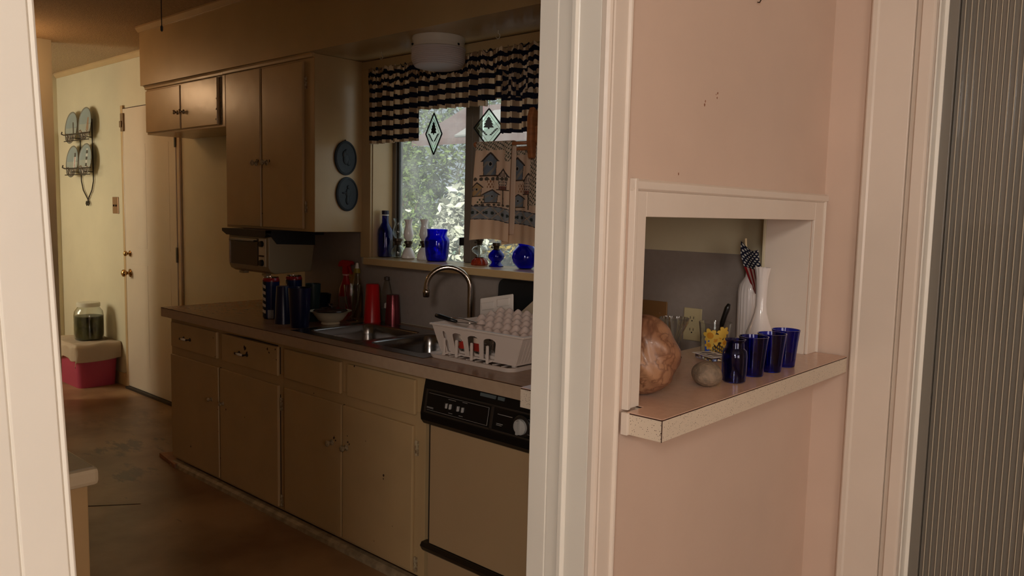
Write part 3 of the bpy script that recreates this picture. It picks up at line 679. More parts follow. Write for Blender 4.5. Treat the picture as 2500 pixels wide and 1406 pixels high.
def flpos(u, v):
    a = samp(Lc, v); b = samp(Rc, v); x = a[0]*(1-u)+b[0]*u; z = a[1]*(1-u)+b[1]*u
    z -= .016*sin(pi*u)*(1-v)**4; k_ = 1.021; return (x*k_, 2.532+.008*sin(u*5+v*2)-.004*v, 1.5+(z-1.5)*k_)
def flcol(u, v):
    if v < .50-.12*u*0:
        n = 9; gx = u*4.5; gy = v/.5*8; r = int(gy); off = .5*(r % 2)
        fx = (gx+off) % 1-.5; fy = gy-r-.5
        return (225, 222, 215) if math.hypot(fx, fy*.8) < .27 else (36, 38, 62)
    return (176, 34, 40) if int(u*7) % 2 == 0 else (228, 208, 200)
grid('flag_cloth', 150, 200, flpos, flcol, cloth, fl, solid=.0008)

# ------------------------------------------------------------------ sockets and switches
def plate(label, x0, x1, z0, z1, m, kind, y=YW-.0042, name='wall_outlet', cat='outlet'):
    t = thing(name, label, cat, ((x0+x1)/2, y, (z0+z1)/2))
    bm = NB(); prism(bm, [(x0, z0), (x1, z0), (x1, z1), (x0, z1)], 'Y', y-.006, y-.0002); obj('cover_plate', bm, m, t, bevel=.003)
    cx, cz = (x0+x1)/2, (z0+z1)/2; h = z1-z0
    if kind == 'outlet':
        for dz in (h*.18, -h*.18):
            bm = NB(); r = h*.14; P = []
            for k in range(24):
                a = 2*pi*k/24; P.append((cx+max(-r*.92, min(r*.92, r*1.1*cos(a))), cz+dz+r*sin(a)))
            prism(bm, P, 'Y', y-.0082, y-.0062); f = obj('socket', bm, m, t)
            bm = NB()
            for sx in (-.45, .35): box(bm, cx+sx*r-.0010, cx+sx*r+.0012, y-.0088, y-.0080, cz+dz-.001, cz+dz+r*.5)
            lathe(bm, [(.0028, 0), (.0028, .0006)], (cx, y-.0082, cz+dz-r*.45), 10, '-Y'); obj('slot', bm, blackp, f)
    elif kind == 'screws':
        for sx in (-.26, .26):
            bm = NB(); lathe(bm, [(.004, 0), (.0035, .0015), (.001, .002)], (cx+sx*(x1-x0), y-.006, cz+h*.12), 12, '-Y'); obj('screw', bm, m, t, smooth=True)
    elif kind == 'switch':
        for sx in (-.2, .2):
            bm = NB(); box(bm, cx+sx*(x1-x0)-.004, cx+sx*(x1-x0)+.004, y-.016, y-.006, cz-.010, cz+.006); obj('toggle', bm, bronze, t, bevel=.002)
    return t
ivory = mat('ivory_plate', (196, 180, 140), .35)
plate('ivory double wall outlet seen through the opening, between the clear vase and daffodil glass', -1.489, -1.414, 1.032, 1.155, ivory, 'outlet')
plate('brass two-gang cover plate on the grey backsplash above the burl', -1.70, -1.562, 1.045, 1.168, mat('tarnished_brass', (158, 118, 76), .35, .45), 'screws', name='switch_plate', cat='switch plate')
plate('tan wall outlet on the backsplash behind the red spray bottle', -3.612, -3.525, 1.030, 1.150, mat('tan_plate', (190, 140, 70), .4), 'outlet')
plate('brown two-toggle light switch plate on the cream wall left of the white door', -6.80, -6.685, 1.41, 1.545, mat('brown_plate', (150, 112, 78), .3, .4), 'switch', y=YW-.0005, name='light_switch', cat='light switch')

# ------------------------------------------------------------------ ceiling fixture over the sink, hooks, cord
cf = thing('ceiling_light', 'white drum ceiling light with ribbed glass shade over the sink window', 'ceiling light', (-2.695, 2.475, 2.271))
bm = NB(); lathe(bm, [(.118, 2.2712), (.120, 2.262), (.116, 2.245), (.118, 2.236), (.122, 2.224), (.119, 2.222), (.001, 2.222)][::-1], (-2.695, 2.475, 0), 48); obj('base', bm, white, cf, smooth='auto')
pr_ = [(.001, 2.130)]
pr_ += [(.05, 2.131), (.080, 2.135), (.094, 2.139)]
for k in range(9):
    z = 2.142+k*.0080; r = .098+.0225*min(1, (k+.6)/4)**.5
    pr_ += [(r, z), (r+.0020, z+.0035), (r, z+.0072)]
pr_ += [(.1235, 2.2195)]
bm = NB(); lathe(bm, pr_, (-2.695, 2.475, 0), 48); obj('glass_shade', bm, mat('frosted_ribbed_glass', (205, 196, 196), .5), cf, smooth='auto')
bm = NB()
for a in (-2.0, .1): lathe(bm, [(.006, 0), (.006, .006), (.001, .008)], (-2.695+.119*cos(a), 2.475+.119*sin(a), 2.231), 10, '-Y')
obj('screw', bm, blackp, cf)
def hook(x, y, z, label):
    bm = NB(); P = [(x, y, z), (x, y, z-.012)]
    for k in range(10):
        a = pi/2-k*pi*1.5/9; P.append((x+.011*cos(a), y, z-.024+.011*sin(a)))
    tube(bm, P, .0015, 6); o = obj('cup_hook', bm, white, origin=(x, y, z)); tag(o, label, 'hook', 'cup hooks above the sink window')
hook(-3.165, 2.525, 2.2715, 'small white cup hook in the recess ceiling left of the round light')
hook(-2.375, 2.525, 2.2715, 'small white cup hook in the recess ceiling right of the round light')
bm = NB(); tube(bm, [(-3.5326, 1.6, ZC-.0005), (-3.5326, 1.6, 2.3), (-3.533, 1.6, 2.262)], .0022, 6); lathe(bm, [(.002, 2.252), (.0055, 2.257), (.0055, 2.272), (.002, 2.280)], (-3.533, 1.6, 0), 8)
tag(obj('pull_cord', bm, darkpl, origin=(-3.53, 1.6, ZC)), 'thin dark pull cord hanging from the kitchen ceiling', 'cord')
bm = NB(); P = [(XP+.0005, 2.071, 2.098), (XP+.010, 2.071, 2.095), (XP+.015, 2.071, 2.086), (XP+.010, 2.071, 2.078), (XP+.004, 2.073, 2.080)]
tube(bm, P, .0018, 6); tag(obj('wall_hook', bm, bronze, origin=(XP, 2.07, 2.09)), 'tiny wire hook in the pink wall at the top edge', 'hook')
# assumed warm pendant lamp, out of view further left in the kitchen
LX, LY, LZ = -6.10, 1.55, 2.36
cl = thing('assumed_pendant_lamp', 'assumed warm glass pendant lamp hanging unseen in the left part of the kitchen', 'lamp', (LX, LY, ZC))
bm = NB(); lathe(bm, [(.05, ZC-.02), (.06, ZC-.0005)], (LX, LY, 0), 24); tube(bm, [(LX, LY, ZC-.02), (LX, LY, LZ+.10)], .006, 8); obj('rod', bm, white, cl, smooth='auto')
glow = bpy.data.materials.new('lit_bulb_glass'); glow.use_nodes = True; gb = glow.node_tree.nodes['Principled BSDF']; gb.inputs['Emission Color'].default_value = (1, .62, .33, 1); gb.inputs['Emission Strength'].default_value = 17.0
bm = NB(); lathe(bm, [(.001, LZ-.09), (.06, LZ-.08), (.10, LZ-.03), (.11, LZ+.02), (.08, LZ+.08), (.02, LZ+.10)], (LX, LY, 0), 32); obj('glass_shade', bm, glow, cl, smooth=True)

# ------------------------------------------------------------------ curtain valance
cv = thing('window_valance', 'navy and tan checked ruffled valance across the top of the sink window', 'curtain', (-2.7, 2.61, 2.2))
def cloc(x):  # bottom height of the valance
    return x
navy = (24, 26, 50); tan_l = (226, 204, 176); tan_m = (168, 140, 112)
def valance(x0, x1, zb0, zb1, ztop, name, ph, ybase, nu, full=1.7):
    nv = 90
    def pos(u, v):
        x = x0+(x1-x0)*u; zb = zb0+(zb1-zb0)*u; z = ztop+(zb-ztop)*v; d = ztop-z
        amp = .006+.012*min(1, d/.15)
        if abs(d-.055) < .028: amp *= .45
        y = ybase+amp*sin(x*95+ph+1.3*sin(x*23+ph))+.004*sin(x*210+ph*2)
        if d < .03: z += .008*sin(x*170+ph)*(1-d/.03); y += .006*sin(x*133)
        if d > .04 and d < .09: z += .004*sin(x*230+ph)
        return (x, y, z)
    def colf(u, v):
        x = (x0+(x1-x0)*u); zb = zb0+(zb1-zb0)*u; d = (ztop-zb)*v
        warp = .004*sin(x*60+ph)+.003*sin(x*31)
        if d < .10: dd = d*1.25+warp*1.6
        else: dd = .125+(d-.10)+warp*.4
        b = (dd/.0485) % 1
        if b > .5: return navy if (x*full*9 % 1) < .75 else (20, 22, 40)
        c = (x*full*18+ph) % 1
        return tan_l if c < .45 else tan_m
    return grid(name, nu, nv, pos, colf, cloth, cv, solid=.0012)
valance(-3.355, -2.955, 1.832, 1.836, 2.212, 'side_swag', .3, 2.590, 170)
valance(-2.975, -2.50, 1.985, 1.972, 2.214, 'centre_panel', 1.9, 2.600, 200)
valance(-2.52, -2.06, 1.995, 1.985, 2.214, 'centre_panel', 3.1, 2.592, 200)
valance(-2.405, -1.985, 1.842, 1.838, 2.10, 'side_swag', 4.4, 2.578, 160)
bm = NB(); tube(bm, [(-3.36, 2.628, 2.155), (-1.975, 2.628, 2.155)], .006, 10); tag(obj('curtain_rod', bm, white, origin=(-2.7, 2.628, 2.155)), 'thin white rod carrying the checked valance', 'rod')

# ------------------------------------------------------------------ diamond suncatchers
def suncatcher(label, c, hw, hh, yaw):
    t = thing('suncatcher', label, 'suncatcher', c, 'diamond suncatchers in the window', rz=yaw)
    P = [(0, hh), (hw, 0), (0, -hh), (-hw, 0)]
    bm = NB(); prism(bm, P, 'Y', -.0015, .0015); obj('glass_panel', bm, mat('bevelled_glass', (186, 206, 190), .03, trans=1, ior=1.05), t, local=True)
    bm = NB()
    for i in range(4):
        a, b_ = P[i], P[(i+1) % 4]; tube(bm, [(a[0], 0, a[1]), (b_[0], 0, b_[1])], .0038, 6)
    obj('lead_frame', bm, blackp, t, local=True)
    bm = NB()
    for i in range(4):
        a, b_ = P[i], P[(i+1) % 4]; tube(bm, [(a[0]*.74, -.003, a[1]*.74), (b_[0]*.74, -.003, b_[1]*.74)], .0012, 5)
    obj('bevel_line', bm, mat('pale_glass_line', (205, 220, 205), .2), t, local=True)
    bm = NB(); k = hh
    # little fir tree with leafy sprigs, cut from black
    tree = [(0, .50), (.10, .40), (.07, .38), (.17, .27), (.12, .26), (.22, .14), (.15, .13), (.24, .00), (.04, .00), (.04, -.06), (-.04, -.06), (-.04, 0), (-.24, 0), (-.15, .13), (-.22, .14), (-.12, .26), (-.17, .27), (-.07, .38), (-.10, .40)]
    prism(bm, [(x*hw*1.5, z*k*1.12+.03*k) for x, z in tree], 'Y', -.004, -.0018)
    for sx in (-1, 1):
        for q in range(5):
            x0_, z0_ = sx*(.06+.10*q), -.34+.075*q
            prism(bm, [((x0_)*hw, z0_*k), ((x0_+sx*.13)*hw, (z0_-.03)*k), ((x0_+sx*.20)*hw, (z0_+.05)*k), ((x0_+sx*.07)*hw, (z0_+.05)*k)], 'Y', -.004, -.0018)
        prism(bm, [(0, -.42*k), (sx*.03*hw, -.40*k), (sx*.50*hw, -.02*k), (sx*.46*hw, -.02*k)], 'Y', -.004, -.0018)
    obj('tree_motif', bm, blackp, t, local=True)
    bm = NB(); tube(bm, [(0, 0, hh), (0, 0, hh+.16)], .0006, 5); obj('hanging_line', bm, darkpl, t, local=True)
    return t
suncatcher('narrow-looking diamond suncatcher turned sideways at the left pane', (-2.955, 2.69, 1.876), .0465, .102, radians(-28) if False else radians(16))
suncatcher('diamond suncatcher facing the room over the centre mullion', (-2.578, 2.69, 1.884), .070, .090, radians(35))

# ------------------------------------------------------------------ towel rack and towels
tr_ = thing('towel_rack', 'wooden swing-arm towel rack with ball tips fixed to the right cabinet side', 'towel rack', (-1.985, 2.46, 1.76))
bm = NB(); prism(bm, [(2.425, 1.715), (2.475, 1.715), (2.485, 1.78), (2.475, 1.86), (2.455, 1.905), (2.43, 1.92), (2.415, 1.88), (2.415, 1.78)], 'X', -2.106, -2.078); box(bm, -2.0775, -1.9725, 2.43, 2.47, 1.775, 1.845); obj('bracket', bm, wood, tr_, bevel=.006)
TA = ((-2.425, 2.455, 1.784), (-2.415, 2.53, 1.762))
for q, e_ in enumerate(TA):
    bm = NB(); tube(bm, [(-2.100, 2.45, 1.780-.022*q), e_], .0075, 10); arm = obj('arm', bm, wood, tr_, smooth=True)
    bm = NB(); bmesh.ops.create_uvsphere(bm, u_segments=16, v_segments=10, radius=.014, matrix=Matrix.Translation(e_)); obj('ball_tip', bm, wood, arm, smooth=True)

def house(cx, cz, w, h, col, roof=(72, 62, 60), holes=1, tall=False):
    return dict(cx=cx, cz=cz, w=w, h=h, col=col, roof=roof, holes=holes)
def towelcol(W, H, seed, refl=False):
    hs = [(.42, .205, .42, .165, (132, 142, 154), 1), (.80, .365, .32, .15, (226, 206, 188), 9), (.12, .47, .27, .10, (206, 174, 128), 1), (.48, .545, .42, .095, (150, 158, 166), 1)]
    def f(u, v):
        z = v*H; x = u*W
        c = (238, 214, 190)
        uu, vv = u, v
        # border band
        if .66 < vv+.03*(.5-uu) < .80:
            q = vv+.03*(.5-uu)
            if q < .667 or q > .793: return (70, 66, 70)
            k = (uu*2.2) % 1
            d1_ = abs(((q-.66)/.14)-k); d2_ = abs(((q-.66)/.14)-(1-k))
            if min(d1_, d2_) < .05: return (200, 180, 160)
            if math.hypot(((uu*9) % 1-.5), ((q-.73)/.03)) < .55 and sin(uu*40) > -.4: return (70, 78, 74)
            return (160, 164, 168)
        if vv > .80: return (240, 214, 186)
        # vine trellis at top and right
        if vv < .085 or (uu > .84 and not refl and vv < .2) or (refl and uu > .72 and vv < .60) or (uu+vv*2.4 < 1.18 and vv < .05):
            a_ = (uu*6+vv*12) % 1; b_ = (uu*6-vv*12) % 1
            if sin(uu*61+seed)*sin(vv*150+uu*30) > .45: return (74, 84, 66)
            if a_ < .08 or b_ < .08: return (120, 110, 100)
            return (228, 210, 188)
        for cx, cz, w, h, col, n in hs:
            if refl: cx = cx-.12
            bx, bz = (uu-cx)/w, (vv-cz)/h
            # roof
            if -0.62 < bz+.0 < -.02 and abs(bx) < .62*(bz+.62)/.6+.02:
                if abs(bx) > .62*(bz+.62)/.6-.13: return (84, 72, 66)
                if n == 9 and bz > -.30 and (bx*6 % 1 < .4): return (110, 96, 92)
                return col
            if abs(bx) < .44-.06*max(0, bz) and -.05 <= bz < .80:
                if abs(bx) > .40-.06*max(0, bz): return (96, 84, 78)
                if n == 1:
                    r = math.hypot(bx*w/h*.55, bz-.12)
                    if r < .11: return (40, 36, 36)
                    if r < .15: return (200, 190, 176)
                    return col if sin(bx*9+bz*7) > -.6 else (170, 160, 150)
                gx, gz = (bx*5) % 1-.5, (bz*5) % 1-.5
                if n == 9 and math.hypot(gx, gz) < .26: return (90, 82, 84)
                if bz > .58: return (170, 110, 92)
                return col
            if abs(bx) < .60 and .80 <= bz < .88: return (98, 78, 62)
            if n == 9 and abs(bx-.05*bz) < .06 and .88 <= bz < 1.9: return (110, 96, 82)
            if n == 1 and .9 < bz < 1.25 and cx > .4 and math.hypot(((bx*3) % 1-.5), (bz-1.05)*3) < .35: return (110, 100, 88)
        if (.14 < uu < .36 and .57 < vv < .65) and sin(uu*70)*sin(vv*120) > .35: return (96, 106, 80)
        if (.36 < uu < .54 and .38 < vv < .47) and sin(uu*90)*sin(vv*110+1) > .2: return (176, 126, 90)
        return c
    return f
def towel(label, x0, x1, y0, y1, ztop0, ztop1, zbot, seed, back):
    t = thing('tea_towel', label, 'tea towel', ((x0+x1)/2, (y0+y1)/2, ztop0), 'birdhouse tea towels on the wooden arms')
    W = abs(x1-x0)
    def pos(u, v):
        x = x0+(x1-x0)*u; yb = y0+(y1-y0)*u; zt = ztop0+(ztop1-ztop0)*u
        z = zt+.008-(zt+.008-zbot)*v
        flare = .020*v*(1 if u < .5 else -.2)*(abs(u-.5)*2)
        fold = .009*sin(u*7+seed)*min(1, v*3)+.003*sin(u*23)
        bulge = -.0125 if v < .02 else -.0135
        return (x-flare*(1 if back else 1), yb+bulge-fold*.6-.010*v, z+.010*sin(u*3)*v)
    grid('printed_front', 110, 210, pos, towelcol(W, ztop0-zbot, seed, back), cloth, t, solid=.0012)
    def pos2(u, v):
        x = x0+(x1-x0)*u; yb = y0+(y1-y0)*u; zt = ztop0+(ztop1-ztop0)*u
        if v < .15:
            a = pi*(v/.15); return (x, yb-.0125*cos(a), zt+.008+.003*sin(a))
        return (x-.025*(v-.15)*(1-u), yb+.0125+.004*sin(u*8), zt+.008-(zt+.008-(zbot+.03))*(v-.15)/.85)
    grid('towel_back', 20, 40, pos2, lambda u, v: (236, 212, 188), cloth, t, solid=.0012)
towel('birdhouse-print tea towel in front, hanging at the window centre', -2.412, -2.205, 2.456, 2.4525, 1.784, 1.782, 1.372, 1., False)
towel('birdhouse-print tea towel behind, closer to the right cabinet', -2.262, -2.052, 2.499, 2.4565, 1.7605, 1.759, 1.358, 2.3, True)

# ------------------------------------------------------------------ sill glassware
SY_ = 2.712
def sill(name, label, cat, x, prof, t, m, **k): return vessel(name, label, cat, (x, SY_, SZ+.0006), prof, t, m, **k)
bt = thing('glass_bottle', 'tall cobalt blue bottle with dark cap at the left end of the sill', 'bottle', (-3.345, SY_-.01, SZ+.0006))
bm = NB(); lathe(bm, glassprof([(.034, 0), (.040, .005), (.041, .02), (.041, .125), (.038, .148), (.025, .170), (.0185, .185), (.0175, .228)], .0025), (0, 0, 0), 36); obj('bottle_body', bm, cobaltd, bt, local=True, smooth='auto')
bm = NB(); lathe(bm, [(.019, .2285), (.0195, .246), (.017, .249), (.001, .249)], (0, 0, 0), 24); obj('cap', bm, mat('dark_blue_cap', (24, 16, 46), .4), bt, local=True, smooth='auto')
bm = NB(); lathe(bm, [(.0186, .222), (.0193, .2225), (.0193, .2265), (.0186, .227)], (0, 0, 0), 24, closed=True); obj('neck_ring', bm, white, bt, local=True)
burner = mat('lamp_burner_metal', (70, 56, 44), .4, .7)
def oil_lamp(label, x, basep, tb, mb, zb, chim, mc, y=SY_, knobside=-1, r=.018):
    t = thing('oil_lamp', label, 'oil lamp', (x, y, SZ+.0006), 'little oil lamps along the window sill')
    bm = NB(); lathe(bm, glassprof(basep, tb), (0, 0, 0), 36); obj('font', bm, mb, t, local=True, smooth='auto')
    bm = NB(); lathe(bm, [(r*.85, zb), (r, zb+.003), (r*.82, zb+.007), (r*.9, zb+.018), (r*1.15, zb+.022), (r*1.12, zb+.034), (r*.8, zb+.036)], (0, 0, 0), 24, rad=lambda a, z: 1+(.06*cos(12*a) if z > zb+.02 else 0))
    tube(bm, [(0, 0, zb+.012), (knobside*r*1.5, -.004, zb+.012)], .0015, 6); lathe(bm, [(.005, -.0012), (.005, .0012)], (knobside*r*1.6, -.004, zb+.012), 10, 'X')
    obj('burner', bm, burner, t, local=True, smooth='auto')
    if chim:
        bm = NB(); P = [(rr_, zb+.035+zz) for rr_, zz in chim]; lathe(bm, [(a, b_) for a, b_ in P]+[(a-.0018, b_) for a, b_ in P[::-1]], (0, 0, 0), 48, closed=True, rad=lambda a, z: 1+(.05*cos(10*a) if z > zb+.035+chim[-1][1]-.008 else 0))
        obj('chimney', bm, mc, t, local=True, smooth='auto')
    return t
chim = [(.013, 0), (.022, .014), (.027, .032), (.024, .052), (.017, .078), (.018, .095), (.024, .112)]
oil_lamp('clear glass oil lamp with clear chimney beside the blue bottle', -3.250, [(.020, 0), (.034, .006), (.040, .028), (.034, .050), (.017, .066), (.014, .070)], .002, clearg, .068, [(r*1.15, z*.95) for r, z in chim], clearg, r=.020)
cone = [(.030, 0), (.037, .004), (.037, .012), (.026, .042), (.018, .056), (.015, .060)]
oil_lamp('white milk glass oil lamp with cone base, nearer the clear lamp', -3.165, cone, .002, milk, .058, chim, milk)
oil_lamp('white milk glass oil lamp partly behind the cobalt jug', -3.068, [(.036, 0), (.038, .004), (.037, .02), (.030, .046), (.020, .060), (.016, .064)], .002, milk, .062, chim, milk, y=2.735)
jg = sill('glass_jug', 'wide-mouthed bright cobalt glass jug with a pouring lip on the sill', 'jug', -2.945,
     [(.046, 0), (.052, .005), (.058, .03), (.062, .07), (.064, .100), (.060, .116), (.051, .126), (.050, .136), (.052, .158), (.0535, .162)], .0024, cobalt, rad=lambda a, z: 1+(.16*max(0, cos(a-.2))**14 if z > .150 else 0), seg=72)
oil_lamp('small oil lamp with clear font on an amber red ruffled foot', -2.632, [(.026, .036), (.010, .040), (.012, .048), (.034, .062), (.038, .074), (.030, .086), (.016, .092), (.014, .098)], .002, clearg, .096, None, None, y=2.70, r=.016)
lampred = [o for o in COL.objects if o.get('label', '').startswith('small oil lamp with clear font')][0]
bm = NB(); lathe(bm, [(.001, 0), (.036, 0), (.040, .006), (.036, .022), (.026, .032), (.022, .0358), (.001, .0358)], (0, 0, 0), 60, rad=lambda a, z: 1+.07*cos(9*a)); obj('ruffled_foot', bm, mat('amber_red_glass', (170, 60, 36), .15, trans=.6), lampred, local=True, smooth='auto')
oil_lamp('small cobalt blue glass oil lamp standing under the tea towel', -2.522, [(.034, 0), (.036, .004), (.024, .014), (.022, .022), (.036, .038), (.039, .050), (.033, .064), (.022, .074), (.020, .078)], .002, cobalt, .077, None, None, y=2.70, r=.016)
sill('glass_vase', 'round bright cobalt blue glass vase near the right cabinet', 'vase', -2.352, [(.028, 0), (.034, .004), (.056, .028), (.062, .052), (.057, .078), (.040, .098), (.033, .106), (.036, .122), (.037, .132)], .0024, cobalt)
vessel('glass_bowl', 'clear cut glass bowl half hidden behind the round blue vase', 'bowl', (-2.235, 2.725, SZ+.0006), [(.024, 0), (.030, .004), (.050, .030), (.056, .060), (.052, .090)], .003, clearg, rad=lambda a, z: 1+.02*cos(20*a), seg=80)

# ------------------------------------------------------------------ medallions on the cabinet side
slate = mat('dark_slate_blue_relief', (44, 50, 56), .6)
def medal(label, y, z):
    t = thing('oval_plaque', label, 'wall plaque', (-3.4595, y, z), 'oval plaques on the cabinet side')
    def ell(a, b, n=40): return [(a*cos(2*pi*k/n), b*sin(2*pi*k/n)) for k in range(n)]
    bm = NB(); prism(bm, ell(.070, .090), 'X', .0003, .010); obj('plaque', bm, slate, t, local=True, bevel=.003)
    bm = NB(); P1, P2 = ell(.068, .088), ell(.060, .079)
    for i in range(40):
        j = (i+1) % 40; vs = [bm.verts.new((.0105, *P1[i])), bm.verts.new((.0105, *P1[j])), bm.verts.new((.0135, *P2[j])), bm.verts.new((.0135, *P2[i]))]; bm.faces.new(vs)
    obj('raised_rim', bm, slate, t, local=True)
    return t
a_ = medal('upper dark oval relief plaque of a seated figure on the cabinet side', 2.523, 1.760)
bm = NB()
for (yy, zz, ry, rz_) in ((0, .030, .014, .016), (0, -.005, .022, .030), (-.012, .018, .012, .02), (.016, -.02, .014, .02)):
    bmesh.ops.create_uvsphere(bm, u_segments=14, v_segments=8, radius=1, matrix=Matrix.Translation((.010, yy, zz)) @ Matrix.Diagonal((.006, ry, rz_, 1)))
obj('figure_relief', bm, slate, a_, local=True, smooth=True)
bm = NB(); lathe(bm, [(.004, .0), (.004, .006)], (.004, -.004, .092), 8, 'X'); obj('hanger', bm, bronze, a_, local=True)
b_ = medal('lower dark oval relief plaque of a standing figure on the cabinet side', 2.533, 1.572)
bm = NB()
for (yy, zz, ry, rz_) in ((.004, .036, .009, .011), (.002, .005, .016, .026), (0, -.032, .013, .024), (-.022, .006, .014, .005)):
    bmesh.ops.create_uvsphere(bm, u_segments=14, v_segments=8, radius=1, matrix=Matrix.Translation((.010, yy, zz)) @ Matrix.Diagonal((.006, ry, rz_, 1)))
obj('figure_relief', bm, slate, b_, local=True, smooth=True)

# ------------------------------------------------------------------ under-cabinet toaster oven
to = thing('toaster_oven', 'white toaster oven hung under the wall cabinet on a black hood', 'toaster oven', (-3.96, 2.4, 1.37))
tob = mat('dull_white_enamel', (152, 136, 108), .4)
bm = NB(); prism(bm, [(2.252, 1.172), (2.252, 1.335), (2.28, 1.338), (2.50, 1.325), (2.54, 1.31), (2.52, 1.145), (2.29, 1.135), (2.262, 1.150)], 'X', -4.180, -3.762); body = obj('body', bm, tob, to, bevel=.006)
bm = NB(); box(bm, -4.163, -3.862, 2.246, 2.2515, 1.176, 1.322); dd = obj('oven_door', bm, mat('smoked_oven_glass', (52, 38, 26), .12, coat=.6), to, bevel=.002)
bm = NB(); box(bm, -4.160, -4.153, 2.242, 2.246, 1.178, 1.320); box(bm, -4.153, -3.866, 2.242, 2.246, 1.316, 1.321); obj('door_trim', bm, chrome, dd)
bm = NB(); tube(bm, [(-4.14, 2.236, 1.31), (-3.88, 2.236, 1.31)], .005, 8); obj('door_handle', bm, blackp, dd)
bm = NB(); box(bm, -3.852, -3.785, 2.247, 2.2515, 1.176, 1.325); obj('control_strip', bm, mat('control_strip_white', (205, 195, 172), .4), to)
for z, r in ((1.297, .017), (1.195, .018)):
    bm = NB(); lathe(bm, [(r, 0), (r*.9, .014), (.001, .015)], (-3.818, 2.247, z), 18, '-Y'); obj('knob', bm, blackp, to, smooth='auto')
bm = NB(); box(bm, -3.84, -3.798, 2.240, 2.247, 1.228, 1.236); obj('toast_lever', bm, chip_shade_m, to)
bm = NB(); prism(bm, [(-4.225, 1.371), (-3.752, 1.371), (-3.752, 1.356), (-3.775, 1.332), (-4.175, 1.336), (-4.225, 1.356)], 'Y', 2.235, 2.262)
prism(bm, [(2.235, 1.371), (2.235, 1.353), (2.262, 1.343), (2.300, 1.298), (2.535, 1.290), (2.535, 1.371)], 'X', -3.762, -3.752)
box(bm, -4.20, -3.762, 2.262, 2.60, 1.345, 1.371); prism(bm, [(2.262, 1.371), (2.262, 1.343), (2.300, 1.298), (2.535, 1.290), (2.535, 1.371)], 'X', -4.20, -4.19)
obj('mounting_hood', bm, mat('black_hood', (26, 22, 20), .5), to)
bm = NB(); box(bm, -4.10, -4.05, 2.27, 2.30, 1.124, 1.136); box(bm, -3.86, -3.82, 2.27, 2.30, 1.124, 1.136); obj('foot', bm, tob, to)

# ------------------------------------------------------------------ things on the worktop, left of the sink
CT1 = CT+.0006
def can(label, x, y, rot):
    t = thing('drink_can', label, 'can', (x, y, CT1), 'tall drink cans by the sink', rz=rot)
    R = .0435; Hh = .214
    def colf(u, v):
        if v > .94: return (150, 30, 36)
        if v > .91: return (120, 24, 30)
        if .40 < u < .60:
            k = (v*6.5+u*2.0) % 1
            if .10 < v < .86 and k < .5 and abs(u-.5) < .085: return (190, 180, 170)
            return (16, 20, 34)
        if .62 < u < .74 and v < .22: return (150, 150, 155)
        return (18, 34, 80)
    grid('sleeve', 72, 90, lambda u, v: (R*(1 if v > .03 and v < .94 else (.9+.1*min(v/.03, (1-v)/.06)))*cos(2*pi*u), R*(1 if v > .03 and v < .94 else (.9+.1*min(v/.03, (1-v)/.06)))*sin(2*pi*u), .001+Hh*v), colf, paintedg, t, local=True, wrap=True)
    bm = NB(); lathe(bm, [(.001, .0), (.036, .0), (.039, .002), (.039, .003), (.001, .003)], (0, 0, 0), 28); lathe(bm, [(.039, Hh+.001), (.0395, Hh+.006), (.0375, Hh+.006), (.037, Hh+.002), (.001, Hh+.002)], (0, 0, 0), 28); obj('rim', bm, chrome, t, local=True, smooth='auto')
    bm = NB(); prism(bm, [(-.008, -.012), (.008, -.012), (.009, .008), (0, .014), (-.009, .008)], 'Z', Hh+.0035, Hh+.005); obj('pull_tab', bm, chrome, t, local=True)
    return t
can('tall dark blue drink can with red top, outermost left on the worktop', -3.700, 2.228, 1.4)
can('tall dark blue drink can with red top standing behind the blue plastic tumblers', -3.715, 2.375, 1.1)
plb = mat('dark_blue_plastic', (12, 18, 56), .3)
def plcup(name, label, x, y, r0, r1, h, m, inv=False, group=None, cat='tumbler'):
    P = [(r0, 0), (r0+.001, .002), (r1, h)]
    bm = NB(); lathe(bm, glassprof(P, .002), (0, 0, 0), 36)
    if inv: bmesh.ops.rotate(bm, cent=(0, 0, h/2), matrix=Matrix.Rotation(pi, 3, 'X'), verts=bm.verts)
    o = obj(name, bm, m, None, smooth='auto'); o.location = (x, y, CT1); return tag(o, label, cat, group)
plcup('plastic_tumbler', 'tall dark blue plastic tumbler turned upside down in front of the cans', -3.498, 2.172, .030, .041, .190, plb, True, 'blue plastic tumblers')
plcup('plastic_tumbler', 'tall dark blue plastic tumbler nearest the worktop edge', -3.335, 2.165, .044, .055, .196, plb, False, 'blue plastic tumblers')
plcup('plastic_tumbler', 'greenish dark plastic tumbler half hidden behind the tall blue ones', -3.475, 2.335, .030, .040, .196, mat('dark_green_plastic', (26, 44, 44), .35), False, 'blue plastic tumblers')
# bowl with a glass lid
bw = thing('serving_bowl', 'cream footed bowl holding dark food under a glass lid beside the sink', 'bowl', (-3.335, 2.345, CT1))
bm = NB(); lathe(bm, glassprof([(.046, 0), (.048, .004), (.044, .012), (.062, .022), (.080, .045), (.090, .060), (.106, .068)], .003), (0, 0, 0), 48); obj('bowl', bm, mat('cream_ceramic', (214, 204, 178), .25), bw, local=True, smooth='auto')
bm = NB(); lathe(bm, [(.001, .046), (.075, .048), (.080, .052), (.06, .062), (.02, .066), (.001, .066)], (0, 0, 0), 40, rad=lambda a, z: 1+.05*cos(5*a)); obj('food', bm, mat('dark_brown_food', (60, 30, 22), .3, var=.4, vscale=50), bw, local=True, smooth=True)
bm = NB(); lathe(bm, [(.086, .0685), (.080, .074), (.04, .084), (.012, .088), (.008, .096), (.014, .103), (.001, .106)], (0, 0, 0), 36); obj('lid', bm, mat('smoky_lid_glass', (110, 80, 70), .06, trans=.85), bw, local=True, smooth='auto')
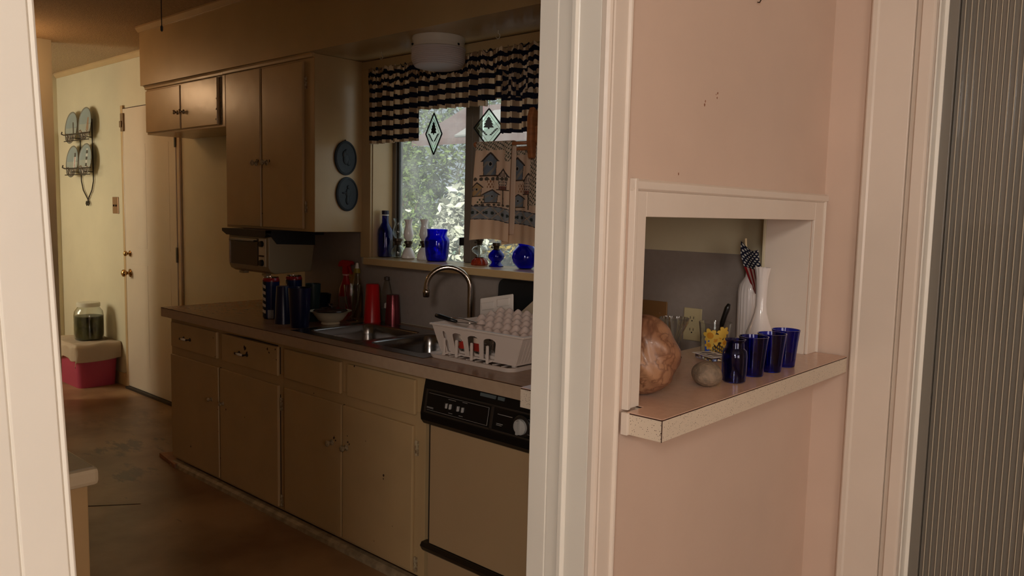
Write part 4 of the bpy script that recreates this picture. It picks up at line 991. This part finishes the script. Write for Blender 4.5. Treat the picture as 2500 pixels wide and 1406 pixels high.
# navy container
o = vessel('plastic_tub', 'small square-sided navy plastic tub behind the cream bowl', 'tub', (-3.735, 2.560, CT1), [(.044, 0), (.046, .002), (.058, .102), (.061, .107)], .002, mat('navy_plastic', (14, 22, 48), .35), seg=36)
# red spray bottle
sb = thing('spray_bottle', 'red trigger spray bottle standing against the backsplash', 'spray bottle', (-3.555, 2.60, CT1), rz=.25)
redp = mat('red_plastic', (172, 18, 24), .3)
bm = NB(); lathe(bm, [(.001, 0), (.036, 0), (.040, .006), (.040, .10), (.036, .13), (.022, .165), (.015, .185), (.0145, .195), (.001, .195)], (0, 0, 0), 32, squash=.7); obj('bottle_body', bm, redp, sb, local=True, smooth='auto')
bm = NB(); lathe(bm, [(.0165, .1955), (.0165, .2015), (.001, .2015)][::-1] if False else [(.001, .1955), (.0165, .1955), (.0165, .2015), (.001, .2015)], (0, 0, 0), 24); obj('collar', bm, mat('pale_pink_collar', (214, 150, 146), .4), sb, local=True)
bm = NB(); prism(bm, [(-.014, .202), (.014, .202), (.016, .238), (.038, .250), (.040, .264), (.030, .268), (-.015, .270), (-.034, .262), (-.042, .240), (-.030, .236), (-.014, .240)], 'Y', -.012, .012)
prism(bm, [(.016, .245), (.024, .245), (.040, .205), (.035, .202), (.022, .225)], 'Y', -.006, .006)
lathe(bm, [(.008, 0), (.008, .010), (.001, .010)], (.038, 0, .257), 12, 'X'); obj('trigger_head', bm, redp, sb, local=True, bevel=.002)
bm = NB(); box(bm, -.018, .022, -.0296, -.0285, .035, .095); obj('label', bm, mat('silvery_label', (130, 120, 118), .4), sb, local=True)
sb.scale = (1.10, 1.10, 1.13)
# dish soap with yellow cap
so = thing('soap_bottle', 'clear dish soap bottle with yellow and white cap beside the red spray bottle', 'soap bottle', (-3.455, 2.600, CT1))
bm = NB(); lathe(bm, [(.001, 0), (.030, 0), (.034, .005), (.034, .10), (.030, .15), (.020, .195), (.015, .215), (.015, .225), (.001, .225)], (0, 0, 0), 32, squash=.7); obj('bottle_body', bm, mat('amber_tint_plastic', (150, 120, 84), .12, trans=.7), so, local=True, smooth='auto')
bm = NB(); lathe(bm, [(.001, .2255), (.017, .2255), (.016, .248), (.001, .248)], (0, 0, 0), 20); obj('cap', bm, mat('dull_yellow_plastic', (150, 128, 30), .4), so, local=True)
bm = NB(); lathe(bm, [(.001, .2485), (.011, .2485), (.007, .275), (.001, .277)], (0, 0, 0), 16); obj('spout', bm, white, so, local=True)
so.scale = (1, 1, 1.07)
# drinking glass with a spoon-like flower print
o = vessel('stemmed_glass', 'clear flared glass standing before the soap bottle', 'glass', (-3.365, 2.500, CT1), [(.030, 0), (.031, .003), (.008, .010), (.007, .03), (.022, .06), (.034, .10), (.040, .15), (.043, .19)], .002, clearg)
# red inverted cup stack
rc = thing('plastic_cup', 'tall red plastic cup upside down at the back corner of the sink', 'cup', (-3.255, 2.548, CT1))
bm = NB(); lathe(bm, [(.001, .200), (.030, .200), (.0335, .196), (.044, .010), (.046, .004), (.046, 0), (.043, 0), (.041, .008), (.031, .194), (.001, .196)], (0, 0, 0), 36); obj('cup_body', bm, mat('bright_red_plastic', (196, 22, 26), .28), rc, local=True, smooth='auto')
o = plcup('metal_tumbler', 'maroon anodised metal tumbler upside down behind the sink', -3.150, 2.598, .030, .040, .150, mat('maroon_metal', (112, 46, 52), .25, .6), True)
# clear bottle behind the red cup with green liquid
gb_ = thing('soap_bottle', 'clear teardrop bottle holding green soap, behind the red cup', 'soap bottle', (-3.225, 2.618, CT1))
bm = NB(); lathe(bm, [(.001, 0), (.038, 0), (.042, .006), (.043, .08), (.036, .14), (.024, .19), (.016, .215), (.001, .218)], (0, 0, 0), 32, squash=.6); obj('bottle_body', bm, mat('thin_clear_plastic', (190, 180, 165), .1, trans=.85, ior=1.2), gb_, local=True, smooth='auto')
bm = NB(); lathe(bm, [(.001, .002), (.036, .002), (.040, .008), (.041, .07), (.001, .072)], (0, 0, 0), 32, squash=.57); obj('green_soap', bm, mat('green_liquid', (40, 60, 20), .2), gb_, local=True, smooth='auto')
bm = NB(); lathe(bm, [(.001, .2185), (.015, .2185), (.014, .235), (.001, .237)], (0, 0, 0), 16); obj('cap', bm, mat('brown_cap', (66, 50, 42), .4), gb_, local=True)
bm = NB(); prism(bm, [(.012, .075), (.034, .075), (.036, .098), (.026, .104), (.014, .098)], 'Y', -.0262, -.0255); obj('label', bm, white, gb_, local=True)

# ------------------------------------------------------------------ dish rack
rk = thing('dish_rack', 'white plastic dish drainer on the worktop beside the sink', 'dish rack', (-2.1, 2.35, CT1))
rkm = whitep
def rwall(z, top=1.046, bot=.934): return (z-bot)/(top-bot)
RB = dict(x0=-2.300, x1=-1.900, y0=2.150, y1=2.560); RT = dict(x0=-2.330, x1=-1.845, y0=2.125, y1=2.590)
def rp(side, s, z):
    k = rwall(z); L_ = {q: RB[q]*(1-k)+RT[q]*k for q in RB}
    if side == 'F': return (L_['x0']+(L_['x1']-L_['x0'])*s, L_['y0'], z)
    if side == 'B': return (L_['x0']+(L_['x1']-L_['x0'])*s, L_['y1'], z)
    if side == 'L': return (L_['x0'], L_['y0']+(L_['y1']-L_['y0'])*s, z)
    return (L_['x1'], L_['y0']+(L_['y1']-L_['y0'])*s, z)
bm = NB()
def quad(side, s0, s1, z0, z1):
    n = max(1, int((s1-s0)*12))
    for i in range(n):
        a = s0+(s1-s0)*i/n; b = s0+(s1-s0)*(i+1)/n
        bm.faces.new([bm.verts.new(rp(side, q, z)) for q, z in ((a, z0), (b, z0), (b, z1), (a, z1))])
slots = [(.095, .145), (.215, .345), (.40, .54), (.59, .735)]
for side in 'FBLR':
    if side == 'F':
        prev = 0
        for a, b in slots+[(1, 1)]:
            quad(side, prev, a, .934, 1.046); 
            if a < 1:
                quad(side, a, b, .934, .938); quad(side, a, b, 1.022, 1.046)
                # arched slot head
                m_ = (a+b)/2; hw = (b-a)/2
                for k in range(8):
                    t0, t1_ = pi*k/8, pi*(k+1)/8
                    for tt in (0,):
                        q0, q1 = m_-hw*cos(t0), m_-hw*cos(t1_); z0_, z1_ = 1.006+.016*sin(t0), 1.006+.016*sin(t1_)
                        bm.faces.new([bm.verts.new(rp(side, q, z)) for q, z in ((q0, z0_), (q1, z1_), (q1, 1.022), (q0, 1.022))])
            prev = b
    else: quad(side, 0, 1, .934, 1.046)
obj('basket', bm, rkm, rk, solid=.0035)
bm = NB()
P = [rp('F', 0, 1.046), rp('F', 1, 1.046), rp('B', 1, 1.046), rp('B', 0, 1.046), rp('F', 0, 1.046)]
for i in range(4):
    a, b = Vector(P[i]), Vector(P[i+1]); d = (b-a).normalized(); n_ = Vector((d.y, -d.x, 0))
    vs = []
    for e_ in (a-d*.006, b+d*.006):
        for o1, zz in ((-.002, 1.044), (.009, 1.043), (.009, 1.049), (-.002, 1.050)): vs.append(bm.verts.new((e_.x+n_.x*o1, e_.y+n_.y*o1, zz)))
    for q in ((0, 1, 2, 3), (7, 6, 5, 4), (0, 4, 5, 1), (1, 5, 6, 2), (2, 6, 7, 3), (3, 7, 4, 0)): bm.faces.new([vs[j] for j in q])
obj('rim', bm, rkm, rk)
bm = NB(); box(bm, RB['x0'], RB['x1'], RB['y0'], RB['y1'], .931, .934)
for k in range(9): box(bm, RB['x0']+.01, RB['x1']-.01, RB['y0']+.03+.045*k, RB['y0']+.036+.045*k, .934, .946)
obj('rack_floor', bm, rkm, rk)
for k, (a, b) in enumerate(slots):
    m_ = (a+b)/2-.01
    x, y, z = rp('F', m_, .985)
    bm = NB(); prism(bm, [(x-.005, .925), (x+.005, .925), (x+.0045, .990), (x+.002, .994), (x-.002, .994), (x-.0045, .990)], 'Y', 2.128, 2.136); box(bm, x-.004, x+.004, 2.134, 2.152, .928, .934); obj('cup_peg', bm, rkm, rk, bevel=.001)
bm = NB()
for x, y in ((-2.275, 2.172), (-1.925, 2.172), (-1.925, 2.54), (-2.275, 2.54)): lathe(bm, [(.011, .922), (.010, .932)], (x, y, 0), 14)
obj('foot', bm, rkm, rk)
bm = NB()
for k in range(22):
    s0 = .06+.9*k/22; a = rp('R', s0, .94); b = rp('R', s0, 1.04)
    tube(bm, [(a[0]+.002, a[1], a[2]), (b[0]+.002, b[1], b[2])], .0011, 4)
obj('side_ribs', bm, rkm, rk)
tryt = thing('drain_tray', 'flat white drip tray with raised lip under the dish drainer', 'tray', (-2.1, 2.35, CT1))
bm = NB(); P1 = rrect(-2.350, -1.885, 2.108, 2.60, .045); P2 = rrect(-2.342, -1.893, 2.116, 2.592, .04)
n = len(P1)
A = [bm.verts.new((*p, CT1)) for p in P2]; B = [bm.verts.new((*p, CT1+.016)) for p in P1]; Cc = [bm.verts.new((*p, CT1+.016)) for p in rrect(-2.338, -1.897, 2.120, 2.588, .038)]; Dd = [bm.verts.new((*p, CT1+.008)) for p in rrect(-2.330, -1.905, 2.128, 2.580, .034)]
bm.faces.new(A[::-1]); bm.faces.new(Dd)
for i in range(n):
    j = (i+1) % n
    bm.faces.new((A[i], A[j], B[j], B[i])); bm.faces.new((B[i], B[j], Cc[j], Cc[i])); bm.faces.new((Cc[i], Cc[j], Dd[j], Dd[i]))
obj('tray_base', bm, rkm, tryt, smooth='auto')
bm = NB()
for k in range(8): box(bm, -2.30+.047*k, -2.294+.047*k, 2.15, 2.56, CT1+.008, CT1+.0115)
obj('ridges', bm, rkm, tryt)
# jars seen through the slots
def ljar(label, x, y, lab, rot=0, flip=True):
    t = thing('glass_jar', label, 'jar', (x, y, .9465), 'jars in the dish drainer', rz=rot)
    bm = NB(); lathe(bm, glassprof([(.031, 0), (.032, .003), (.036, .010), (.037, .062), (.034, .074), (.031, .084)], .002), (0, 0, 0), 30); obj('jar_body', bm, clearg, t, local=True, smooth='auto')
    def colf(u, v):
        if lab == 'a':
            if v > .58:
                if .70 < v < .76 and sin(u*90) > 0 and .3 < u < .7: return (50, 36, 40)
                if .60 < v < .68 and sin(u*140) > -.1 and .25 < u < .75: return (40, 30, 30)
                return (222, 206, 190)
            if v > .50 and abs(u-.5) < .2: return (60, 40, 40)
            return (176, 40, 26) if math.hypot(u-.5, (v-.3)*.6) > .09 else (210, 140, 70)
        if v > .6: return (60, 36, 34) if (u < .4 and sin(v*60) > 0) else (222, 200, 180)
        return (150, 34, 22) if u > .45 else ((70, 44, 36) if sin(u*70)*sin(v*40) > 0 else (205, 180, 150))
    grid('paper_label', 48, 40, lambda u, v: (.0376*cos(-pi/2-.1+(u-.5)*2.4), .0376*sin(-pi/2-.1+(u-.5)*2.4), .011+.052*v), colf, painted, t, local=True, solid=.0005)
ljar('upside-down jar with red and cream label in the second slot of the drainer', -2.196, 2.196, 'a', -.4)
ljar('upside-down jar with dark red label in the third slot of the drainer', -2.112, 2.196, 'b', -.4)
vessel('small_glass_bowl', 'small clear round glass behind the last slot of the drainer', 'glass', (-2.015, 2.200, .9465), [(.020, 0), (.024, .003), (.034, .025), (.032, .055), (.028, .062)], .002, mat('smoky_glass', (120, 110, 100), .05, trans=.9))
# utensils
u_ = thing('kitchen_knife', 'black-handled knife lying across the left rim of the drainer', 'knife', (-2.30, 2.21, 1.058))
bm = NB(); tube(bm, [(-2.352, 2.165, 1.073), (-2.33, 2.17, 1.070), (-2.29, 2.18, 1.062), (-2.255, 2.19, 1.055)], [.008, .010, .009, .006], 10); obj('handle', bm, blackp, u_, smooth=True)
bm = NB(); prism(bm, [(-2.256, 2.184), (-2.12, 2.215), (-2.11, 2.222), (-2.14, 2.232), (-2.256, 2.200)], 'Z', 1.0525, 1.054); obj('blade', bm, chrome, u_)
bm = NB(); tube(bm, [(-2.333, 2.22, 1.060), (-2.28, 2.24, 1.061), (-2.22, 2.26, 1.05), (-2.17, 2.28, 1.02)], [.003, .0025, .0025, .0028], 8); bmesh.ops.create_uvsphere(bm, u_segments=14, v_segments=8, radius=1, matrix=Matrix.Translation((-2.150, 2.288, 1.00)) @ Matrix.Diagonal((.012, .018, .022, 1)))
tag(obj('spoon', bm, chrome, smooth=True, origin=(-2.25, 2.25, 1.05)), 'steel spoon dropping into the drainer behind the black knife handle', 'spoon')
# egg flats
eggm = mat('pinkish_foam', (212, 188, 176), .7)
def eggflat(label, x0, x1, y0, y1, z, tilt, nx, ny):
    bm = NB(); NXn, NYn = nx*8, ny*8; V = []
    for j in range(NYn+1):
        row = []
        for i in range(NXn+1):
            a, b = i/8, j/8; hgt = (sin(pi*a)**2*sin(pi*b)**2)**.8
            row.append(bm.verts.new((x0+(x1-x0)*i/NXn, y0+(y1-y0)*j/NYn, z+.024*hgt+tilt*(j/NYn))))
        V.append(row)
    for j in range(NYn):
        for i in range(NXn): bm.faces.new((V[j][i], V[j][i+1], V[j+1][i+1], V[j+1][i]))
    o = obj('egg_tray', bm, eggm, smooth=True, solid=.002, origin=((x0+x1)/2, (y0+y1)/2, z)); return tag(o, label, 'egg tray', 'foam egg trays in the drainer')
eggflat('bumpy foam egg tray lying lower and nearer in the drainer', -2.185, -1.862, 2.145, 2.262, 1.024, .030, 7, 2)
eggflat('bumpy foam egg tray lying higher at the back of the drainer', -2.245, -1.862, 2.268, 2.44, 1.052, .030, 8, 3)
fo = thing('foam_tray', 'square white foam tray with raised pads leaning in the drainer', 'foam tray', (-2.40, 2.53, 1.04))
bm = NB(); box(bm, -.090, .090, -.005, .005, 0, .125); o = obj('tray_back', bm, foam, fo, local=True, bevel=.008)
for cx, cz in ((-.042, .085), (.042, .092), (-.042, .035), (.042, .040)):
    bm = NB(); box(bm, cx-.034, cx+.034, -.012, -.0052, cz-.018, cz+.016); obj('raised_pad', bm, foam, fo, local=True, bevel=.005)
fo.rotation_euler = (radians(-14), radians(-11), radians(8)); fo.location = (-2.33, 2.505, 1.008)
# boards
bo = NB(); prism(bo, rrect(-2.445, -2.05, 0, .27, .035), 'Y', -.006, 0)
o = obj('cutting_board', bo, mat('black_board', (26, 29, 32), .35)); bmesh
for v in o.data.vertices: pass
me = o.data
for v in me.vertices:
    x, y, z = v.co; pass
o.location = (0, 2.630, .925); tag(o, 'large black cutting board with rounded corners leaning on the backsplash', 'cutting board'); o.rotation_euler = (radians(-3), 0, 0)
bo = NB(); prism(bo, [(-2.434, 0), (-2.0, 0), (-2.0, .26), (-2.122, .26)], 'Y', -.006, 0)
o = obj('cutting_board', bo, mat('cream_board', (196, 176, 150), .45), bevel=.002); o.location = (0, 2.605, .93); o.rotation_euler = (radians(-3), 0, 0); tag(o, 'cream slanted cutting board leaning before the black one', 'cutting board')

# ------------------------------------------------------------------ plate rack on the far wall
wr = thing('plate_rack', 'dark wire wall rack with two tiers on the cream wall', 'plate rack', (-7.35, YW, 1.9))
wire = mat('dark_wire', (64, 56, 46), .5, .5)
bm = NB()
YR = YW-.012
for x in (-7.44, -7.17):
    tube(bm, [(x, YR, 2.20), (x, YR, 2.0), (x, YR, 1.75), (x+.002, YR, 1.68), (x+.04*(1 if x < -7.3 else -1), YR, 1.60), (-7.30, YR, 1.52), (-7.30+(.01 if x < -7.3 else -.01), YR, 1.49)], .005, 8)
tube(bm, [(-7.335, YR-.004, 1.485), (-7.325, YR-.004, 1.505), (-7.30, YR-.004, 1.49), (-7.275, YR-.004, 1.505), (-7.265, YR-.004, 1.485), (-7.28, YR-.004, 1.470), (-7.30, YR-.004, 1.49), (-7.32, YR-.004, 1.47), (-7.335, YR-.004, 1.485)], .005, 6)
obj('frame', bm, wire, wr, smooth=True)
for z in (2.075, 1.785):
    bm = NB(); tube(bm, [(-7.66, YR-.07, z+.03), (-7.63, YR-.085, z+.01), (-7.60, YR-.075, z), (-7.30, YR-.075, z), (-7.02, YR-.075, z)], .005, 8)
    for xc in (-7.48, -7.20):
        for sx in (-.06, 0, .06):
            P = [(xc+sx+.024*cos(2*pi*k/12), YR-.075, z-.028+.026*sin(2*pi*k/12)) for k in range(13)]; tube(bm, P, .0018, 5)
    for x in (-7.44, -7.17): tube(bm, [(x, YR, z-.03), (x, YR-.075, z-.03)], .004, 6)
    tube(bm, [(-7.60, YR-.075, z-.055), (-7.04, YR-.075, z-.055)], .004, 6)
    obj('tier_rail', bm, wire, wr)
def dplate(label, x, z, motif):
    t = thing('decorative_plate', label, 'plate', (x, YW-.045, z), 'painted plates in the wire rack')
    R = .138
    def colf(u, v):
        r = u; a = v*2*pi; px_, pz = r*cos(a), r*sin(a)
        if r > .93: return (120, 116, 104)
        if pz < -.45+.1*sin(px_*7): return (112, 96, 80) if sin(px_*23)*sin(pz*31) > -.2 else (186, 176, 160)
        if motif == 0 and abs(px_-.15+pz*.3) < .10 and -.4 < pz < .35: return (70, 64, 60)
        if motif == 1 and abs(px_-.25) < .14*(1.1-pz) and -.5 < pz < .4: return (150, 120, 96)
        if motif == 2 and abs(px_-.2) < .16 and -.45 < pz < .30: return (226, 218, 206) if abs(px_-.2) > .05 else (120, 60, 50)
        if motif == 2 and abs(px_-.2) < .12 and .30 < pz < .55: return (60, 56, 56)
        if motif == 3 and abs(px_) < .14 and -.6 < pz < .7: return (60, 58, 58) if sin(pz*16) > 0 else (190, 186, 176)
        return (140, 150, 146) if pz > 0 else (156, 160, 148)
    def pos(u, v): r = R*u; a = v*2*pi; return (r*cos(a), -.004-.010*(u**6)*1.4+.0, r*sin(a))
    grid('plate_face', 30, 60, pos, colf, paintedg, t, local=True, solid=.004)
    t.rotation_euler = (radians(-6), 0, 0)
dplate('painted plate at upper left in the wire rack', -7.50, 2.135, 0)
dplate('painted plate at upper right in the wire rack', -7.19, 2.155, 1)
dplate('painted lighthouse plate at lower left in the wire rack', -7.50, 1.845, 2)
dplate('painted plate at lower right in the wire rack', -7.205, 1.855, 3)

# ------------------------------------------------------------------ bin, cloth, jar at the far left
pk = mat('magenta_plastic', (172, 62, 86), .42)
sbx = thing('storage_bin', 'magenta plastic storage bin against the cream wall', 'storage bin', (-7.0, 2.46, 0))
def rloop(bm, P, z): return [bm.verts.new((*p, z)) for p in P]
bm = NB(); L1 = rloop(bm, rrect(-7.26, -6.725, 2.325, 2.615, .05), .001); L2 = rloop(bm, rrect(-7.29, -6.70, 2.300, 2.632, .05), .335); L3 = rloop(bm, rrect(-7.29, -6.70, 2.300, 2.632, .05), .352)
n = len(L1); bm.faces.new(L1[::-1]); bm.faces.new(L3)
for a, b in ((L1, L2), (L2, L3)):
    for i in range(n): bm.faces.new((a[i], a[(i+1) % n], b[(i+1) % n], b[i]))
obj('bin_body', bm, pk, sbx, smooth='auto')
def cpos(u, v):
    x = -7.40+.80*u; y = 2.185+.455*v; cx = min(max(x, -7.285), -6.703); cyy = min(max(y, 2.305), 2.640)
    d = math.hypot(x-cx, y-cyy); z = .3575-d*1.0-.012*sin(x*24+y*9)*min(1, d*18)
    o_ = min(d, .018); k = (o_/d) if d > 1e-6 else 0
    return (cx+(x-cx)*k+.004*sin(y*30)*min(1, d*20), cyy+(y-cyy)*k-(.006*sin(x*36)*min(1, d*20) if y < 2.3 else 0), z+.004*sin(x*40)*sin(y*31)-(.03*max(0, sin(x*9.5+1))*min(1, d*15)))
o = grid('towel', 110, 70, cpos, lambda u, v: (226, 208, 180), cloth, None, solid=.004)
o['label'] = 'beige cloth draped over the magenta bin'; o['category'] = 'cloth'
bj = thing('glass_jar', 'big clear jar of dark green pickles with white lid on the draped bin', 'jar', (-6.95, 2.49, .364))
bm = NB(); lathe(bm, glassprof([(.098, 0), (.108, .008), (.112, .04), (.112, .20), (.106, .235), (.086, .262), (.080, .272)], .003), (0, 0, 0), 40); obj('jar_body', bm, clearg, bj, local=True, smooth='auto')
bm = NB(); lathe(bm, [(.001, .006), (.098, .006), (.107, .04), (.1075, .195), (.001, .196)], (0, 0, 0), 40); obj('pickles', bm, mat('murky_green_pickles', (92, 92, 48), .35, rgb2=(40, 42, 26), vscale=16), bj, local=True, smooth='auto')
bm = NB(); lathe(bm, [(.001, .310), (.082, .309), (.088, .303), (.088, .274), (.001, .2735)], (0, 0, 0), 40, rad=lambda a, z: 1+.004*cos(60*a)); obj('lid', bm, mat('off_white_lid', (205, 198, 176), .4), bj, local=True, smooth='auto')

# loose board on the floor at the cabinet end
bm = NB(); prism(bm, [(-4.60, 2.02), (-4.33, 1.985), (-4.33, 2.033), (-4.56, 2.10)], 'Z', .0006, .022)
tag(obj('wood_scrap', bm, mat('reddish_scrap_wood', (160, 110, 80), .6, var=.3, vscale=30), origin=(-4.45, 2.03, 0)), 'reddish wood scrap on the floor at the foot of the cabinets', 'wood scrap')

# worn dark patches in the vinyl, floor seam
N = floorm.node_tree.nodes; Lk = floorm.node_tree.links; b = N['Principled BSDF']; src = b.inputs['Base Color'].links[0].from_socket
tcf = N.new('ShaderNodeTexCoord')
nz = N.new('ShaderNodeTexNoise'); nz.inputs['Scale'].default_value = 9; nz.inputs['Detail'].default_value = 7; nz.inputs['Roughness'].default_value = .7
mpf = N.new('ShaderNodeMapping'); mpf.inputs['Scale'].default_value = (.6, 1.5, 1); Lk.new(tcf.outputs['Object'], mpf.inputs[0]); Lk.new(mpf.outputs[0], nz.inputs['Vector'])
for (px_, py_, rad_, amt) in ((-4.92, 1.95, .34, .85), (-4.42, 1.78, .26, .8), (-5.5, 2.2, .5, .35)):
    ds = N.new('ShaderNodeVectorMath'); ds.operation = 'DISTANCE'; Lk.new(tcf.outputs['Object'], ds.inputs[0]); ds.inputs[1].default_value = (px_, py_, 0)
    r1 = N.new('ShaderNodeMapRange'); r1.inputs['From Min'].default_value = rad_; r1.inputs['From Max'].default_value = 0; r1.inputs['To Min'].default_value = 0; r1.inputs['To Max'].default_value = .30; Lk.new(ds.outputs['Value'], r1.inputs[0])
    ad = N.new('ShaderNodeMath'); ad.operation = 'ADD'; Lk.new(r1.outputs[0], ad.inputs[0]); Lk.new(nz.outputs['Fac'], ad.inputs[1])
    r3 = N.new('ShaderNodeMapRange'); r3.inputs['From Min'].default_value = .66; r3.inputs['From Max'].default_value = .76; r3.inputs['To Max'].default_value = amt; Lk.new(ad.outputs[0], r3.inputs[0])
    mxf = N.new('ShaderNodeMix'); mxf.data_type = 'RGBA'; Lk.new(r3.outputs[0], mxf.inputs[0]); Lk.new(src, mxf.inputs[6]); mxf.inputs[7].default_value = (*s2l((70, 48, 42)), 1); src = mxf.outputs[2]
Lk.new(src, b.inputs['Base Color'])
bm = NB(); prism(bm, [(-4.09, 1.40), (-3.92, 1.62), (-3.915, 1.62), (-4.08, 1.398)], 'Z', .0004, .0012); prism(bm, [(-4.09, 1.40), (-5.2, .6), (-5.195, .595), (-4.085, 1.398)], 'Z', .0004, .0012)
fs = obj('floor_seam', bm, chip_shade_m); fs['kind'] = 'structure'
bm = NB()
for (y, z, s) in ((1.813, 1.778, .004), (1.816, 1.786, .003), (1.878, 1.814, .003), (1.876, 1.802, .003), (1.87, 1.81, .002), (1.70, 1.60, .003)):
    prism(bm, [(y+s*cos(k)*random.uniform(.4, 1), z+s*1.4*sin(k)*random.uniform(.5, 1)) for k in (0, 1, 2, 3, 4, 5)], 'X', XP+.0002, XP+.0008)
fs = obj('wall_marks', bm, mat('rusty_mark', (150, 100, 74), .6)); fs['kind'] = 'structure'

# ------------------------------------------------------------------ garden outside
bm = NB(); V = []
for j in range(26):
    V.append([bm.verts.new((-22+1.6*i, 2.9+.9*j, -.25+.02*sin(i*1.3)+.012*j*j*.35+.05*sin(i*.7+j))) for i in range(26)])
for j in range(25):
    for i in range(25): bm.faces.new((V[j][i], V[j][i+1], V[j+1][i+1], V[j+1][i]))
fs = struct('garden_ground', bm, mat('leaf_litter_ground', (150, 135, 112), .9, rgb2=(96, 92, 66), vscale=3, bump=.5, bscale=20), smooth=True)
leafmats = [mat('leaf_green_a', (112, 132, 74), .3, var=.75, vscale=9), mat('leaf_green_b', (156, 166, 104), .25, var=.75, vscale=9), mat('leaf_blue_green', (130, 154, 142), .3, var=.75, vscale=9), mat('leaf_yellow', (176, 150, 70), .4, var=.3, vscale=3)]
def bush(label, x, y, z0, rx, ry, rz_, n, m, seed, ls=.05, name='bush', trunk=False, cat='bush'):
    n = int(n*2.1); ls = ls*.66
    rnd = random.Random(seed); t = thing(name, label, cat, (x, y, z0), 'greenery beyond the sink window')
    bm = NB()
    for q in range(n):
        d = Vector((rnd.gauss(0, 1), rnd.gauss(0, 1), rnd.gauss(0, 1))).normalized()*rnd.uniform(.45, 1)**.6
        c = Vector((d.x*rx, d.y*ry, rz_+d.z*rz_)); s = ls*rnd.uniform(.5, 1.5)
        a = Vector((rnd.gauss(0, 1), rnd.gauss(0, 1), rnd.gauss(0, .6))).normalized(); b = a.orthogonal().normalized(); b.rotate(Matrix.Rotation(rnd.uniform(0, 6.28), 3, a))
        vs = [bm.verts.new(c+a*s), bm.verts.new(c+b*s*.42+a*s*.1), bm.verts.new(c-a*s), bm.verts.new(c-b*s*.42+a*s*.1)]
        bm.faces.new(vs)
    obj('foliage', bm, m, t, local=True)
    bm = NB()
    for q in range(5):
        a = rnd.uniform(0, 6.28); tube(bm, [(0, 0, -.1), (.3*rx*cos(a), .3*ry*sin(a), rz_*.7), (.7*rx*cos(a), .7*ry*sin(a), rz_*1.3)], [.02, .014, .006], 6)
    obj('stems', bm, mat('bark', (96, 78, 60), .8), t, local=True)
bush('pale blue-green bush low in the left pane', -5.95, 5.1, -.25, .5, .45, .6, 1300, leafmats[2], 1, .05)
bush('yellow-green bush in the middle of the left pane', -7.15, 5.9, -.2, .62, .5, .80, 1700, leafmats[1], 2, .055)
bush('large green shrub rising at the left of the left pane', -8.6, 6.8, -.2, .9, .8, 1.45, 2400, leafmats[0], 3, .06)
bush('broad pale shrub under the shed roof', -7.5, 7.95, -.1, 1.0, .5, 1.12, 2400, leafmats[2], 4, .07)
bush('small sunlit bush at the foot of the centre mullion', -4.8, 5.4, -.25, .42, .4, .5, 1100, leafmats[1], 5, .045)
bush('golden flowering plant near the shed eave', -6.75, 7.25, .9, .5, .2, .42, 700, leafmats[3], 6, .05)
bush('dense green shrub behind the right pane', -5.35, 7.8, -.1, 1.0, .6, 1.2, 2600, leafmats[0], 7, .07)
bush('pale leafy shrub far at the right', -3.2, 7.6, -.2, 1.0, .7, 1.2, 2200, leafmats[1], 8, .06)
bush('tall olive tree crown behind the shed, at the left', -13.0, 12.0, .3, 2.2, 1.4, 2.3, 5200, leafmats[0], 9, .10, 'tree', cat='tree')
bush('tall pale tree crown behind the shed roof', -8.4, 13.2, .3, 2.1, 1.4, 2.6, 5200, leafmats[1], 10, .11, 'tree', cat='tree')
bush('tall tree crown at the far right behind the garden', -4.0, 13.0, .3, 2.1, 1.4, 2.4, 4600, leafmats[2], 11, .11, 'tree', cat='tree')
bush('pale silvery leaved shrub standing tall at the right of the left pane', -6.10, 5.95, -.2, .36, .30, 1.02, 900, mat('leaf_silver', (226, 228, 214), .3, var=.6, vscale=8), 12, .085)
bush('broad dark hedge behind the tall shrub at the left', -11.4, 9.4, -.2, 1.5, .5, 1.7, 2600, leafmats[0], 13, .09)
shd = thing('garden_shed', 'low shed with reddish brown roof seen through the upper window', 'shed', (-7.4, 9.2, 0))
bm = NB(); box(bm, -9.0, -6.9, 8.9, 10.2, -.2, 2.66); obj('walls', bm, mat('grey_siding', (150, 146, 142), .7), shd)
bm = NB(); prism(bm, [(8.40, 2.50), (9.6, 3.15), (10.6, 2.7), (10.6, 2.8), (9.6, 3.25), (8.40, 2.60)], 'X', -9.75, -6.6); obj('roof', bm, mat('red_brown_roof', (104, 78, 76), .7, var=.15), shd)
bm = NB(); prism(bm, [(8.39, 2.605), (9.25, 3.08), (9.25, 3.10), (8.38, 2.63)], 'X', -8.75, -8.25); obj('roof_panel', bm, mat('grey_roof_sheet', (150, 146, 146), .6), shd)
